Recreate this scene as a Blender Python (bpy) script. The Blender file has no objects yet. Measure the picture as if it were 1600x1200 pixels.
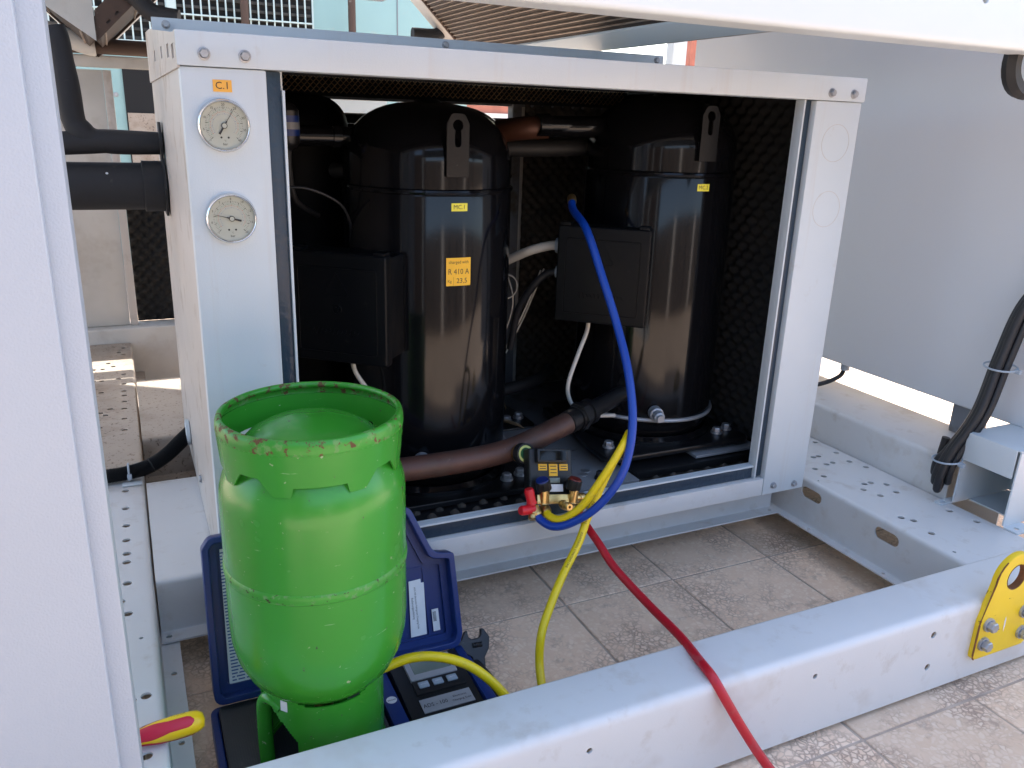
import bpy, bmesh, math, random
from mathutils import Vector, Matrix, noise
random.seed(7)
PI = math.pi
R = math.radians
scene = bpy.context.scene
col = scene.collection

# ------------------------------------------------------------------ camera
cam_d = bpy.data.cameras.new('camera')
cam = bpy.data.objects.new('camera', cam_d)
col.objects.link(cam)
cx = Vector((0.90637, -0.42119, 0.03302))
cy = Vector((0.10096, 0.29181, 0.95113))
cz = Vector((-0.41024, -0.85875, 0.30701))
m = Matrix.Identity(4)
for i in range(3):
    m[i][0], m[i][1], m[i][2] = cx[i], cy[i], cz[i]
m.translation = Vector((-0.1028, -1.445, 1.0819))
cam.matrix_world = m
cam_d.sensor_width = 36
cam_d.lens = 28.8
cam_d.clip_start = 0.02
cam_d.clip_end = 500
scene.camera = cam

# ------------------------------------------------------------------ sky, sun, exposure
SUN_AZ, SUN_EL = R(32), R(60)          # azimuth measured from +Y towards +X
world = bpy.data.worlds.new('World')
scene.world = world
world.use_nodes = True
wn = world.node_tree.nodes
sky = wn.new('ShaderNodeTexSky')
sky.sky_type = 'NISHITA'
sky.sun_disc = False
sky.sun_elevation = SUN_EL
sky.sun_rotation = SUN_AZ
sky.air_density = 1.0
sky.dust_density = 2.0
sky.ozone_density = 0.3
world.node_tree.links.new(sky.outputs[0], wn['Background'].inputs[0])
wn['Background'].inputs[1].default_value = 0.15
sun_d = bpy.data.lights.new('sun', 'SUN')
sun_d.energy = 2.6
sun_d.angle = R(0.55)
sun_d.color = (1.0, 0.97, 0.92)
sun = bpy.data.objects.new('sun', sun_d)
col.objects.link(sun)
sv = Vector((math.sin(SUN_AZ) * math.cos(SUN_EL), math.cos(SUN_AZ) * math.cos(SUN_EL), math.sin(SUN_EL)))
sun.rotation_euler = sv.to_track_quat('Z', 'Y').to_euler()
sun.location = sv * 20
vs = scene.view_settings
vs.view_transform = 'Standard'
vs.look = 'None'
vs.gamma = 1
vs.exposure = 2.1
vs.use_curve_mapping = False
scene.cycles.use_denoising = True
scene.cycles.max_bounces = 7
scene.cycles.diffuse_bounces = 4
scene.cycles.glossy_bounces = 3
scene.cycles.sample_clamp_indirect = 8

# ------------------------------------------------------------------ materials
MATS = {}
def mat(name, c, rough=0.5, metal=0.0, bump=None, var=None, spots=(), coat=0.0, spec=0.5, rnd=0.0, trans=0.0):
    """spots: list of (colour, noise scale, threshold, softness, roughness)"""
    M = bpy.data.materials.new(name)
    M.use_nodes = True
    nt = M.node_tree
    N, L = nt.nodes, nt.links
    b = N['Principled BSDF']
    b.inputs['Roughness'].default_value = rough
    b.inputs['Metallic'].default_value = metal
    b.inputs['Specular IOR Level'].default_value = spec
    b.inputs['Coat Weight'].default_value = coat
    b.inputs['Transmission Weight'].default_value = trans
    tc = N.new('ShaderNodeTexCoord')
    rgb = N.new('ShaderNodeRGB')
    rgb.outputs[0].default_value = (*c, 1)
    cur = rgb.outputs[0]
    rcur = None
    if rnd:
        oi = N.new('ShaderNodeObjectInfo')
        hs = N.new('ShaderNodeHueSaturation')
        mr = N.new('ShaderNodeMapRange')
        mr.inputs['To Min'].default_value = 1 - rnd
        mr.inputs['To Max'].default_value = 1 + rnd
        L.new(oi.outputs['Random'], mr.inputs[0])
        L.new(mr.outputs[0], hs.inputs['Value'])
        L.new(cur, hs.inputs['Color'])
        cur = hs.outputs[0]
    if var:
        n = N.new('ShaderNodeTexNoise')
        n.inputs['Scale'].default_value = var[0]
        n.inputs['Detail'].default_value = 3
        L.new(tc.outputs['Object'], n.inputs['Vector'])
        mr = N.new('ShaderNodeMapRange')
        mr.inputs[1].default_value = 0.3
        mr.inputs[2].default_value = 0.7
        mr.inputs['To Min'].default_value = 1 - var[1]
        mr.inputs['To Max'].default_value = 1 + var[1]
        L.new(n.outputs[0], mr.inputs[0])
        hs = N.new('ShaderNodeHueSaturation')
        L.new(mr.outputs[0], hs.inputs['Value'])
        L.new(cur, hs.inputs['Color'])
        cur = hs.outputs[0]
    for k, sp_ in enumerate(spots):
        sc, scale, th, soft, sr = sp_[:5]
        n = N.new('ShaderNodeTexNoise')
        n.inputs['Scale'].default_value = scale
        n.inputs['Detail'].default_value = 4
        n.inputs['Roughness'].default_value = 0.65
        mp = N.new('ShaderNodeMapping')
        mp.inputs['Location'].default_value = (3.1 * k + 1, 1.7 * k, 0.3)
        if len(sp_) > 5: mp.inputs['Scale'].default_value = sp_[5]
        L.new(tc.outputs['Object'], mp.inputs[0])
        L.new(mp.outputs[0], n.inputs['Vector'])
        mr = N.new('ShaderNodeMapRange')
        mr.inputs[1].default_value = th
        mr.inputs[2].default_value = th + soft
        L.new(n.outputs[0], mr.inputs[0])
        mx = N.new('ShaderNodeMix')
        mx.data_type = 'RGBA'
        L.new(mr.outputs[0], mx.inputs[0])
        L.new(cur, mx.inputs[6])
        mx.inputs[7].default_value = (*sc, 1)
        cur = mx.outputs[2]
        mr2 = N.new('ShaderNodeMix')
        L.new(mr.outputs[0], mr2.inputs[0])
        if rcur is None:
            mr2.inputs[2].default_value = rough
        else:
            L.new(rcur, mr2.inputs[2])
        mr2.inputs[3].default_value = sr
        rcur = mr2.outputs[0]
    L.new(cur, b.inputs['Base Color'])
    if rcur is not None:
        L.new(rcur, b.inputs['Roughness'])
    if bump:
        n = N.new('ShaderNodeTexNoise')
        n.inputs['Scale'].default_value = bump[0]
        n.inputs['Detail'].default_value = 1.5
        L.new(tc.outputs['Object'], n.inputs['Vector'])
        bp = N.new('ShaderNodeBump')
        bp.inputs['Strength'].default_value = bump[1]
        bp.inputs['Distance'].default_value = bump[2] if len(bump) > 2 else 0.001
        L.new(n.outputs[0], bp.inputs['Height'])
        L.new(bp.outputs[0], b.inputs['Normal'])
    MATS[name] = M
    return M

DIRT = (0.20, 0.15, 0.10)
mat('paint', (0.575, 0.63, 0.66), 0.42, bump=(420, 0.35, 0.0006), var=(3, 0.03), spots=[((0.44, 0.41, 0.37), 9, 0.62, 0.2, 0.7), ((0.16, 0.12, 0.09), 80, 0.77, 0.02, 0.8), ((0.54, 0.54, 0.53), 1.0, 0.58, 0.28, 0.5, (24, 24, 1.0))])
mat('paint_smooth', (0.575, 0.63, 0.66), 0.38, bump=(700, 0.15, 0.0004), var=(2, 0.02), spots=[((0.25, 0.21, 0.17), 80, 0.80, 0.02, 0.7)])
mat('paint_panel_shaded', (0.385, 0.43, 0.485), 0.45, bump=(420, 0.5, 0.0008), var=(3, 0.02), spots=[((0.22, 0.19, 0.17), 90, 0.80, 0.02, 0.7)])  # cabinet paint made darker and bluer, imitating shade on the near panel
mat('paint_wall', (0.62, 0.64, 0.66), 0.5, bump=(600, 0.15, 0.0005), var=(1.5, 0.03), spots=[((0.12, 0.10, 0.09), 60, 0.79, 0.02, 0.7)])
mat('paint_frame', (0.635, 0.635, 0.625), 0.45, bump=(300, 0.2, 0.0006), var=(4, 0.04), spots=[((0.53, 0.49, 0.44), 5, 0.55, 0.25, 0.7), ((0.14, 0.10, 0.08), 70, 0.79, 0.02, 0.8), ((0.54, 0.51, 0.47), 18, 0.58, 0.2, 0.6)])
mat('paint_dirty', (0.55, 0.53, 0.49), 0.6, bump=(200, 0.3, 0.001), var=(5, 0.12), spots=[((0.40, 0.36, 0.31), 5, 0.55, 0.25, 0.85), ((0.09, 0.065, 0.05), 50, 0.72, 0.04, 0.9)])
mat('paint_dusty', (0.38, 0.315, 0.25), 0.75, bump=(200, 0.3, 0.001), var=(5, 0.10), spots=[((0.27, 0.205, 0.15), 5, 0.50, 0.22, 0.85), ((0.15, 0.11, 0.08), 90, 0.58, 0.1, 0.9)])
mat('paint_side', (0.50, 0.46, 0.42), 0.40, bump=(260, 0.5, 0.0008), var=(4, 0.06), spots=[((0.32, 0.26, 0.2), 8, 0.55, 0.2, 0.7)])
mat('black_gloss', (0.005, 0.005, 0.006), 0.11, bump=(5, 0.08, 0.004), spots=[((0.03, 0.028, 0.025), 12, 0.66, 0.2, 0.35), ((0.08, 0.075, 0.07), 160, 0.78, 0.03, 0.6)], spec=0.30)
mat('black_paint', (0.010, 0.010, 0.011), 0.30, bump=(30, 0.15, 0.002), spots=[((0.07, 0.06, 0.055), 20, 0.68, 0.1, 0.7)])
mat('black_plastic', (0.0035, 0.004, 0.005), 0.42, bump=(500, 0.25, 0.0005), spots=[((0.03, 0.028, 0.025), 25, 0.66, 0.15, 0.7)], spec=0.16)
mat('matt_black', (0.003, 0.003, 0.0035), 0.6, spec=0.12)
mat('lug_steel', (0.005, 0.005, 0.006), 0.26, bump=(150, 0.2, 0.0006), spots=[((0.08, 0.08, 0.08), 60, 0.74, 0.04, 0.5)], spec=0.3)
mat('black_rubber', (0.012, 0.012, 0.013), 0.62, bump=(120, 0.3, 0.001), spots=[((0.07, 0.06, 0.055), 14, 0.64, 0.15, 0.8)])
mat('insulation', (0.016, 0.016, 0.018), 0.72, bump=(60, 0.5, 0.002), spots=[((0.10, 0.085, 0.07), 10, 0.62, 0.15, 0.9)])
mat('foam', (0.013, 0.0125, 0.012), 0.95, bump=(900, 0.8, 0.001), spots=[((0.03, 0.027, 0.022), 12, 0.58, 0.2, 1)])
mat('foam_side', (0.030, 0.0295, 0.029), 1.0, spec=0.02, bump=(900, 0.5, 0.001), spots=[((0.04, 0.036, 0.03), 10, 0.58, 0.2, 1)])
mat('foam_dusty', (0.075, 0.062, 0.050), 0.95, bump=(900, 0.8, 0.001), spots=[((0.02, 0.018, 0.016), 14, 0.52, 0.2, 1)])
mat('gasket', (0.020, 0.040, 0.066), 0.34, bump=(90, 0.9, 0.0015), spots=[((0.12, 0.13, 0.14), 90, 0.70, 0.06, 0.6)])
mat('zinc', (0.40, 0.41, 0.43), 0.36, metal=0.65, bump=(300, 0.2, 0.0006), var=(60, 0.15))
mat('zinc_dull', (0.36, 0.38, 0.41), 0.48, metal=0.5, bump=(120, 0.3, 0.001), spots=[((0.16, 0.13, 0.10), 18, 0.62, 0.12, 0.8)])
mat('chrome', (0.80, 0.80, 0.80), 0.12, metal=1.0)
mat('galv', (0.20, 0.21, 0.23), 0.55, metal=0.3, spots=[((0.13, 0.11, 0.09), 10, 0.55, 0.15, 0.8)], bump=(80, 0.2, 0.001))
mat('dial', (0.42, 0.43, 0.36), 0.55, var=(30, 0.04))
mat('glass_dial', (1, 1, 1), 0.03, trans=1.0)
mat('ink', (0.015, 0.015, 0.018), 0.5)
mat('ink_red', (0.45, 0.06, 0.04), 0.5)
mat('ink_green', (0.05, 0.22, 0.14), 0.5)
mat('ink_blue', (0.05, 0.10, 0.30), 0.5)
mat('label_orange', (0.85, 0.42, 0.06), 0.4)
mat('label_yellow', (0.80, 0.72, 0.05), 0.4)
mat('label_amber', (0.88, 0.48, 0.012), 0.4, var=(40, 0.05))
mat('label_silver', (0.42, 0.43, 0.45), 0.35, metal=0.3)
mat('paper', (0.72, 0.73, 0.74), 0.7, var=(40, 0.05))
mat('copper', (0.095, 0.045, 0.033), 0.48, metal=0.25, bump=(90, 0.35, 0.001), var=(14, 0.2), spots=[((0.10, 0.065, 0.05), 9, 0.52, 0.2, 0.6), ((0.20, 0.12, 0.09), 60, 0.66, 0.08, 0.6)])
mat('copper_bright', (0.075, 0.030, 0.018), 0.45, metal=0.4, var=(14, 0.2))
mat('brass', (0.58, 0.40, 0.16), 0.28, metal=0.95, var=(60, 0.2))
mat('hose_blue', (0.002, 0.045, 0.33), 0.38, bump=(500, 0.2, 0.0004), spots=[((0.012, 0.05, 0.30), 25, 0.62, 0.1, 0.55)])
mat('hose_yellow', (0.80, 0.60, 0.006), 0.40, bump=(500, 0.2, 0.0004), spots=[((0.62, 0.47, 0.05), 18, 0.60, 0.12, 0.6)])
mat('hose_red', (0.45, 0.006, 0.02), 0.40, bump=(500, 0.2, 0.0004), spots=[((0.40, 0.04, 0.05), 25, 0.60, 0.12, 0.6)])
mat('red_cap', (0.65, 0.010, 0.02), 0.32)
mat('blue_cap', (0.004, 0.022, 0.15), 0.35)
mat('maroon_cap', (0.16, 0.02, 0.015), 0.4)
mat('cable_white', (0.56, 0.53, 0.47), 0.5, spots=[((0.33, 0.26, 0.18), 20, 0.60, 0.12, 0.6)])
mat('gland_grey', (0.36, 0.42, 0.48), 0.45)
mat('cable_black', (0.014, 0.014, 0.016), 0.48, bump=(200, 0.2, 0.0005), spots=[((0.05, 0.045, 0.04), 20, 0.62, 0.1, 0.6)])
GR = (0.036, 0.275, 0.022)
mat('green_paint', GR, 0.27, bump=(12, 0.12, 0.004), var=(5, 0.06), coat=0.1,
    spots=[((0.05, 0.31, 0.05), 6, 0.62, 0.18, 0.36), ((0.20, 0.38, 0.15), 1.0, 0.705, 0.03, 0.5, (22, 22, 160)), ((0.33, 0.42, 0.22), 80, 0.69, 0.02, 0.6), ((0.035, 0.025, 0.015), 55, 0.695, 0.012, 0.8)])
mat('green_worn', GR, 0.35, bump=(60, 0.4, 0.002), var=(8, 0.1),
    spots=[((0.12, 0.29, 0.07), 60, 0.56, 0.06, 0.6), ((0.13, 0.060, 0.025), 75, 0.555, 0.04, 0.85), ((0.12, 0.05, 0.02), 30, 0.665, 0.02, 0.9)])
mat('green_belt', GR, 0.35, bump=(60, 0.4, 0.002), var=(8, 0.1),
    spots=[((0.12, 0.30, 0.09), 90, 0.54, 0.08, 0.6), ((0.04, 0.03, 0.015), 110, 0.615, 0.03, 0.85)])
mat('green_emboss', (0.03, 0.30, 0.05), 0.4)
mat('case_blue', (0.006, 0.026, 0.14), 0.38, bump=(350, 0.3, 0.0006), var=(6, 0.1), spots=[((0.07, 0.10, 0.22), 18, 0.64, 0.12, 0.6), ((0.16, 0.16, 0.17), 70, 0.72, 0.03, 0.8)])
mat('mat_grey', (0.055, 0.055, 0.058), 0.85, bump=(300, 0.3, 0.001), spots=[((0.12, 0.11, 0.10), 14, 0.60, 0.15, 0.9)])
mat('device_black', (0.009, 0.0095, 0.0105), 0.45, bump=(500, 0.25, 0.0005), spots=[((0.07, 0.065, 0.06), 20, 0.64, 0.12, 0.7)])
mat('lcd', (0.17, 0.20, 0.17), 0.12)
mat('button', (0.30, 0.36, 0.42), 0.45)
mat('wrench_steel', (0.035, 0.035, 0.037), 0.42, metal=0.6, bump=(200, 0.2, 0.0006), spots=[((0.12, 0.11, 0.1), 40, 0.62, 0.06, 0.5)])
mat('handle_red', (0.55, 0.012, 0.045), 0.42, bump=(200, 0.15, 0.0005))
mat('handle_yellow', (0.88, 0.60, 0.012), 0.36, spots=[((0.20, 0.12, 0.02), 60, 0.70, 0.03, 0.7)])
mat('lug_yellow', (0.82, 0.56, 0.012), 0.42, bump=(40, 0.25, 0.002), var=(10, 0.06), spots=[((0.45, 0.28, 0.03), 16, 0.62, 0.12, 0.6), ((0.17, 0.065, 0.015), 30, 0.66, 0.03, 0.85)])
mat('rust', (0.20, 0.075, 0.025), 0.85, bump=(200, 0.6, 0.001), var=(40, 0.3))
mat('fin_brown', (0.055, 0.038, 0.029), 0.6, metal=0.2, var=(30, 0.15))
mat('fin_tip', (0.36, 0.28, 0.22), 0.45, metal=0.4, var=(30, 0.15))
mat('mesh_brown', (0.46, 0.33, 0.19), 0.7, var=(30, 0.2))
mat('rust_pipe', (0.075, 0.045, 0.032), 0.75, bump=(70, 0.4, 0.001), spots=[((0.22, 0.18, 0.14), 20, 0.58, 0.1, 0.9)])
mat('teal', (0.27, 0.44, 0.43), 0.5, var=(2, 0.06), spots=[((0.35, 0.42, 0.38), 5, 0.6, 0.2, 0.6)])
mat('teal_light', (0.50, 0.62, 0.60), 0.5)
mat('louver_dark', (0.05, 0.048, 0.042), 0.7, var=(10, 0.3))
mat('void_shade', (0.012, 0.012, 0.012), 0.9)  # near-black colour stands in for the shade inside openings
mat('brick_red', (0.42, 0.15, 0.10), 0.85, bump=(60, 0.4, 0.003), var=(8, 0.15))
mat('render_white', (0.72, 0.66, 0.60), 0.85, bump=(60, 0.3, 0.003), var=(2, 0.06))
mat('render_tan', (0.13, 0.11, 0.095), 0.85, bump=(30, 0.4, 0.004), var=(1.2, 0.12))
mat('leaf_dry', (0.42, 0.30, 0.18), 0.8, var=(40, 0.2))
mat('sight_ring', (0.62, 0.66, 0.20), 0.4)
mat('sight_green', (0.03, 0.12, 0.05), 0.2)

def tile_material(name, grid=False):
    M = bpy.data.materials.new(name)
    M.use_nodes = True
    nt = M.node_tree
    N, L = nt.nodes, nt.links
    b = N['Principled BSDF']
    b.inputs['Roughness'].default_value = 0.72
    tc = N.new('ShaderNodeTexCoord')
    geo = N.new('ShaderNodeNewGeometry')
    P = geo.outputs['Position']
    # marble chips
    v = N.new('ShaderNodeTexVoronoi'); v.feature = 'DISTANCE_TO_EDGE'; v.inputs['Scale'].default_value = 82
    nz = N.new('ShaderNodeTexNoise'); nz.inputs['Scale'].default_value = 40; nz.inputs['Detail'].default_value = 3
    L.new(P, nz.inputs['Vector'])
    ad = N.new('ShaderNodeMixRGB'); ad.blend_type = 'LINEAR_LIGHT'; ad.inputs[0].default_value = 0.012
    L.new(P, ad.inputs[1]); L.new(nz.outputs['Color'], ad.inputs[2])
    L.new(ad.outputs[0], v.inputs['Vector'])
    v2 = N.new('ShaderNodeTexVoronoi'); v2.inputs['Scale'].default_value = 82
    L.new(ad.outputs[0], v2.inputs['Vector'])
    edge = N.new('ShaderNodeMapRange'); edge.inputs[1].default_value = 0.0; edge.inputs[2].default_value = 0.22
    L.new(v.outputs['Distance'], edge.inputs[0])
    big = N.new('ShaderNodeTexNoise'); big.inputs['Scale'].default_value = 4.5; big.inputs['Detail'].default_value = 5; big.inputs['Roughness'].default_value = 0.7
    L.new(P, big.inputs['Vector'])
    wear = N.new('ShaderNodeMapRange'); wear.inputs[1].default_value = 0.38; wear.inputs[2].default_value = 0.55
    L.new(big.outputs[0], wear.inputs[0])
    chip = N.new('ShaderNodeMixRGB')
    chip.inputs[1].default_value = (0.76, 0.54, 0.375, 1); chip.inputs[2].default_value = (0.85, 0.665, 0.50, 1)
    sep = N.new('ShaderNodeSeparateColor'); L.new(v2.outputs['Color'], sep.inputs[0]); L.new(sep.outputs[0], chip.inputs[0])
    grout = N.new('ShaderNodeMixRGB')
    grout.inputs[1].default_value = (0.36, 0.245, 0.18, 1); grout.inputs[2].default_value = (0.77, 0.56, 0.395, 1)
    L.new(wear.outputs[0], grout.inputs[0])
    mixc = N.new('ShaderNodeMixRGB'); L.new(edge.outputs[0], mixc.inputs[0]); L.new(grout.outputs[0], mixc.inputs[1]); L.new(chip.outputs[0], mixc.inputs[2])
    # pinkish and pale worn patches, dark grime with a shape of its own
    p2 = N.new('ShaderNodeTexNoise'); p2.inputs['Scale'].default_value = 7; p2.inputs['Detail'].default_value = 4
    mp = N.new('ShaderNodeMapping'); mp.inputs['Location'].default_value = (5, 2, 9); L.new(P, mp.inputs[0]); L.new(mp.outputs[0], p2.inputs['Vector'])
    pr = N.new('ShaderNodeMapRange'); pr.inputs[1].default_value = 0.55; pr.inputs[2].default_value = 0.70; pr.inputs['To Max'].default_value = 0.75
    L.new(p2.outputs[0], pr.inputs[0])
    m2 = N.new('ShaderNodeMixRGB'); L.new(pr.outputs[0], m2.inputs[0]); L.new(mixc.outputs[0], m2.inputs[1]); m2.inputs[2].default_value = (0.83, 0.615, 0.445, 1)
    p3 = N.new('ShaderNodeTexNoise'); p3.inputs['Scale'].default_value = 11; p3.inputs['Detail'].default_value = 6; p3.inputs['Roughness'].default_value = 0.72
    mp3 = N.new('ShaderNodeMapping'); mp3.inputs['Location'].default_value = (1.3, 7, 4); L.new(P, mp3.inputs[0]); L.new(mp3.outputs[0], p3.inputs['Vector'])
    pr3 = N.new('ShaderNodeMapRange'); pr3.inputs[1].default_value = 0.57; pr3.inputs[2].default_value = 0.66; pr3.inputs['To Max'].default_value = 0.5
    L.new(p3.outputs[0], pr3.inputs[0])
    m3 = N.new('ShaderNodeMixRGB'); L.new(pr3.outputs[0], m3.inputs[0]); L.new(m2.outputs[0], m3.inputs[1]); m3.inputs[2].default_value = (0.33, 0.235, 0.18, 1)
    cur = m3.outputs[0]
    if grid:
        br = N.new('ShaderNodeTexBrick'); br.offset = 0; br.inputs['Scale'].default_value = 1
        br.inputs['Brick Width'].default_value = 0.305; br.inputs['Row Height'].default_value = 0.302
        br.inputs['Mortar Size'].default_value = 0.003
        br.inputs['Color1'].default_value = (1, 1, 1, 1); br.inputs['Color2'].default_value = (0.85, 0.85, 0.85, 1); br.inputs['Mortar'].default_value = (0.3, 0.27, 0.25, 1)
        mg = N.new('ShaderNodeMapping'); mg.inputs['Location'].default_value = (-1.055, -0.005, 0); L.new(P, mg.inputs[0]); L.new(mg.outputs[0], br.inputs['Vector'])
        mm = N.new('ShaderNodeMixRGB'); mm.blend_type = 'MULTIPLY'; mm.inputs[0].default_value = 1
        L.new(cur, mm.inputs[1]); L.new(br.outputs[0], mm.inputs[2]); cur = mm.outputs[0]
    else:
        oi = N.new('ShaderNodeObjectInfo')
        hs = N.new('ShaderNodeHueSaturation')
        mr = N.new('ShaderNodeMapRange'); mr.inputs['To Min'].default_value = 0.82; mr.inputs['To Max'].default_value = 1.12
        L.new(oi.outputs['Random'], mr.inputs[0]); L.new(mr.outputs[0], hs.inputs['Value']); L.new(cur, hs.inputs['Color'])
        cur = hs.outputs[0]
    L.new(cur, b.inputs['Base Color'])
    bp = N.new('ShaderNodeBump'); bp.inputs['Strength'].default_value = 0.3; bp.inputs['Distance'].default_value = 0.001
    L.new(edge.outputs[0], bp.inputs['Height']); L.new(bp.outputs[0], b.inputs['Normal'])
    MATS[name] = M
tile_material('terrazzo')
tile_material('terrazzo_far', True)
mat('grout', (0.42, 0.33, 0.26), 0.95, bump=(200, 0.6, 0.002), var=(15, 0.25))

# ------------------------------------------------------------------ mesh helpers
XF = [Matrix.Identity(4)]          # current construction transform
INV = {}

def tag(o, label=None, cat=None, group=None, kind=None):
    if label: o['label'] = label
    if cat: o['category'] = cat
    if group: o['group'] = group
    if kind or cat: o['kind'] = kind or 'thing'
    return o

def thing(name, label, cat, loc, group=None):
    o = bpy.data.objects.new(name, None)
    o.empty_display_size = 0.05
    col.objects.link(o)
    o.location = loc
    INV[o.name] = Matrix.Translation(Vector(loc)).inverted()
    return tag(o, label, cat, group)

def mk(name, verts, faces, mname, parent=None, smooth=True, ang=35, bevel=0.0, seg=2):
    M = XF[-1]
    verts = [M @ Vector(v) for v in verts]
    me = bpy.data.meshes.new(name)
    off = Vector((0, 0, 0))
    if parent is None:
        lo = [min(v[i] for v in verts) for i in range(3)]
        hi = [max(v[i] for v in verts) for i in range(3)]
        off = Vector(((lo[0] + hi[0]) / 2, (lo[1] + hi[1]) / 2, lo[2]))
    me.from_pydata([v - off for v in verts], [], faces)
    bm = bmesh.new()
    bm.from_mesh(me)
    if bevel:
        es = [e for e in bm.edges if len(e.link_faces) == 2 and e.calc_face_angle(0) > 0.6]
        bmesh.ops.bevel(bm, geom=es, offset=bevel, segments=seg, affect='EDGES', profile=0.6)
    bmesh.ops.recalc_face_normals(bm, faces=bm.faces)
    bm.to_mesh(me)
    bm.free()
    if smooth:
        me.shade_smooth()
        me.set_sharp_from_angle(angle=R(ang))
    me.materials.append(MATS[mname])
    o = bpy.data.objects.new(name, me)
    col.objects.link(o)
    o.location = off
    if parent is None:
        INV[o.name] = Matrix.Translation(-off)
    if parent is not None:
        o.parent = parent
        if parent.name in INV:
            o.matrix_parent_inverse = INV[parent.name]
        o.location = (0, 0, 0)
    return o

def boxg(x0, x1, y0, y1, z0, z1):
    v = [(x, y, z) for x in (x0, x1) for y in (y0, y1) for z in (z0, z1)]
    f = [(0, 1, 3, 2), (4, 6, 7, 5), (0, 4, 5, 1), (2, 3, 7, 6), (0, 2, 6, 4), (1, 5, 7, 3)]
    return v, f

def box(name, b, mname, parent=None, bevel=0.002, seg=2):
    v, f = boxg(*b)
    return mk(name, v, f, mname, parent, bevel=bevel, seg=seg)

class G:                             # collects geometry for one mesh
    def __init__(s): s.v = []; s.f = []
    def add(s, vf):
        n = len(s.v); s.v += list(vf[0]); s.f += [tuple(i + n for i in q) for q in vf[1]]; return s
    def mk(s, name, mname, parent=None, **k): return mk(name, s.v, s.f, mname, parent, **k)

def frame(d):
    d = Vector(d).normalized()
    a = Vector((0, 0, 1)) if abs(d.z) < 0.9 else Vector((1, 0, 0))
    u = a.cross(d).normalized()
    return u, d.cross(u), d

def latheg(prof, seg=32, base=(0, 0, 0), axis=(0, 0, 1), a0=0, a1=2 * PI):
    u, w, d = frame(axis)
    b = Vector(base)
    full = abs(a1 - a0 - 2 * PI) < 1e-6
    n = seg if full else seg + 1
    v = []
    for (r, z) in prof:
        for i in range(n):
            a = a0 + (a1 - a0) * i / seg
            v.append(b + u * (r * math.cos(a)) + w * (r * math.sin(a)) + d * z)
    f = []
    for j in range(len(prof) - 1):
        for i in range(seg):
            k = (i + 1) % n if full else i + 1
            f.append((j * n + i, j * n + k, (j + 1) * n + k, (j + 1) * n + i))
    return v, f

def cyl(p0, p1, r, seg=20, r1=None):
    p0, p1 = Vector(p0), Vector(p1)
    h = (p1 - p0).length
    r1 = r if r1 is None else r1
    return latheg([(0.0001, 0), (r, 0), (r1, h), (0.0001, h)], seg, p0, p1 - p0)

def spline(pts, n=10):
    P = [Vector(p) for p in pts]
    P = [P[0] * 2 - P[1]] + P + [P[-1] * 2 - P[-2]]
    out = []
    for i in range(1, len(P) - 2):
        for k in range(n):
            t = k / n
            a, b, c, d = P[i - 1], P[i], P[i + 1], P[i + 2]
            out.append(0.5 * (2 * b + (c - a) * t + (2 * a - 5 * b + 4 * c - d) * t * t + (3 * b - a - 3 * c + d) * t ** 3))
    out.append(P[-2])
    return out

def tubeg(path, r, seg=14, cap=True):
    P = [Vector(p) for p in path]
    n = len(P)
    v, f = [], []
    t0 = (P[1] - P[0]).normalized()
    u, w, _ = frame(t0)
    prev = t0
    for i in range(n):
        t = (P[min(i + 1, n - 1)] - P[max(i - 1, 0)]).normalized()
        q = prev.rotation_difference(t)
        u = q @ u
        u = (u - t * u.dot(t)).normalized()
        w = t.cross(u)
        prev = t
        rr = r(i / (n - 1)) if callable(r) else r
        for k in range(seg):
            a = 2 * PI * k / seg
            v.append(P[i] + u * (rr * math.cos(a)) + w * (rr * math.sin(a)))
    for i in range(n - 1):
        for k in range(seg):
            k2 = (k + 1) % seg
            f.append((i * seg + k, i * seg + k2, (i + 1) * seg + k2, (i + 1) * seg + k))
    if cap:
        f.append(tuple(range(seg))[::-1])
        f.append(tuple((n - 1) * seg + k for k in range(seg)))
    return v, f

def tube(name, pts, r, mname, parent=None, n=10, seg=14, sm=True):
    v, f = tubeg(spline(pts, n) if sm else pts, r, seg)
    return mk(name, v, f, mname, parent, ang=50)

def fillet(pts, rad, closed=True, n=5):
    P = [Vector((p[0], p[1])) for p in pts]
    out = []
    m_ = len(P)
    for i in range(m_):
        if not closed and i in (0, m_ - 1):
            out.append(P[i]); continue
        a, b, c = P[i - 1], P[i], P[(i + 1) % m_]
        r = rad[i] if isinstance(rad, (list, tuple)) else rad
        d1, d2 = (a - b), (c - b)
        l1, l2 = d1.length, d2.length
        if r <= 0 or l1 < 1e-9 or l2 < 1e-9:
            out.append(b); continue
        d1 /= l1; d2 /= l2
        cosv = max(-0.9999, min(0.9999, d1.dot(d2)))
        half = math.acos(cosv) / 2
        t = min(r / math.tan(half), l1 * 0.49, l2 * 0.49)
        p, q = b + d1 * t, b + d2 * t
        for k in range(n + 1):
            s = k / n
            out.append(p * (1 - s) ** 2 + b * 2 * s * (1 - s) + q * s * s)
    return out

def circ(x, y, r, n=20, sx=1, sy=1): return [(x + r * sx * math.cos(2 * PI * k / n), y + r * sy * math.sin(2 * PI * k / n)) for k in range(n)]

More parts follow.
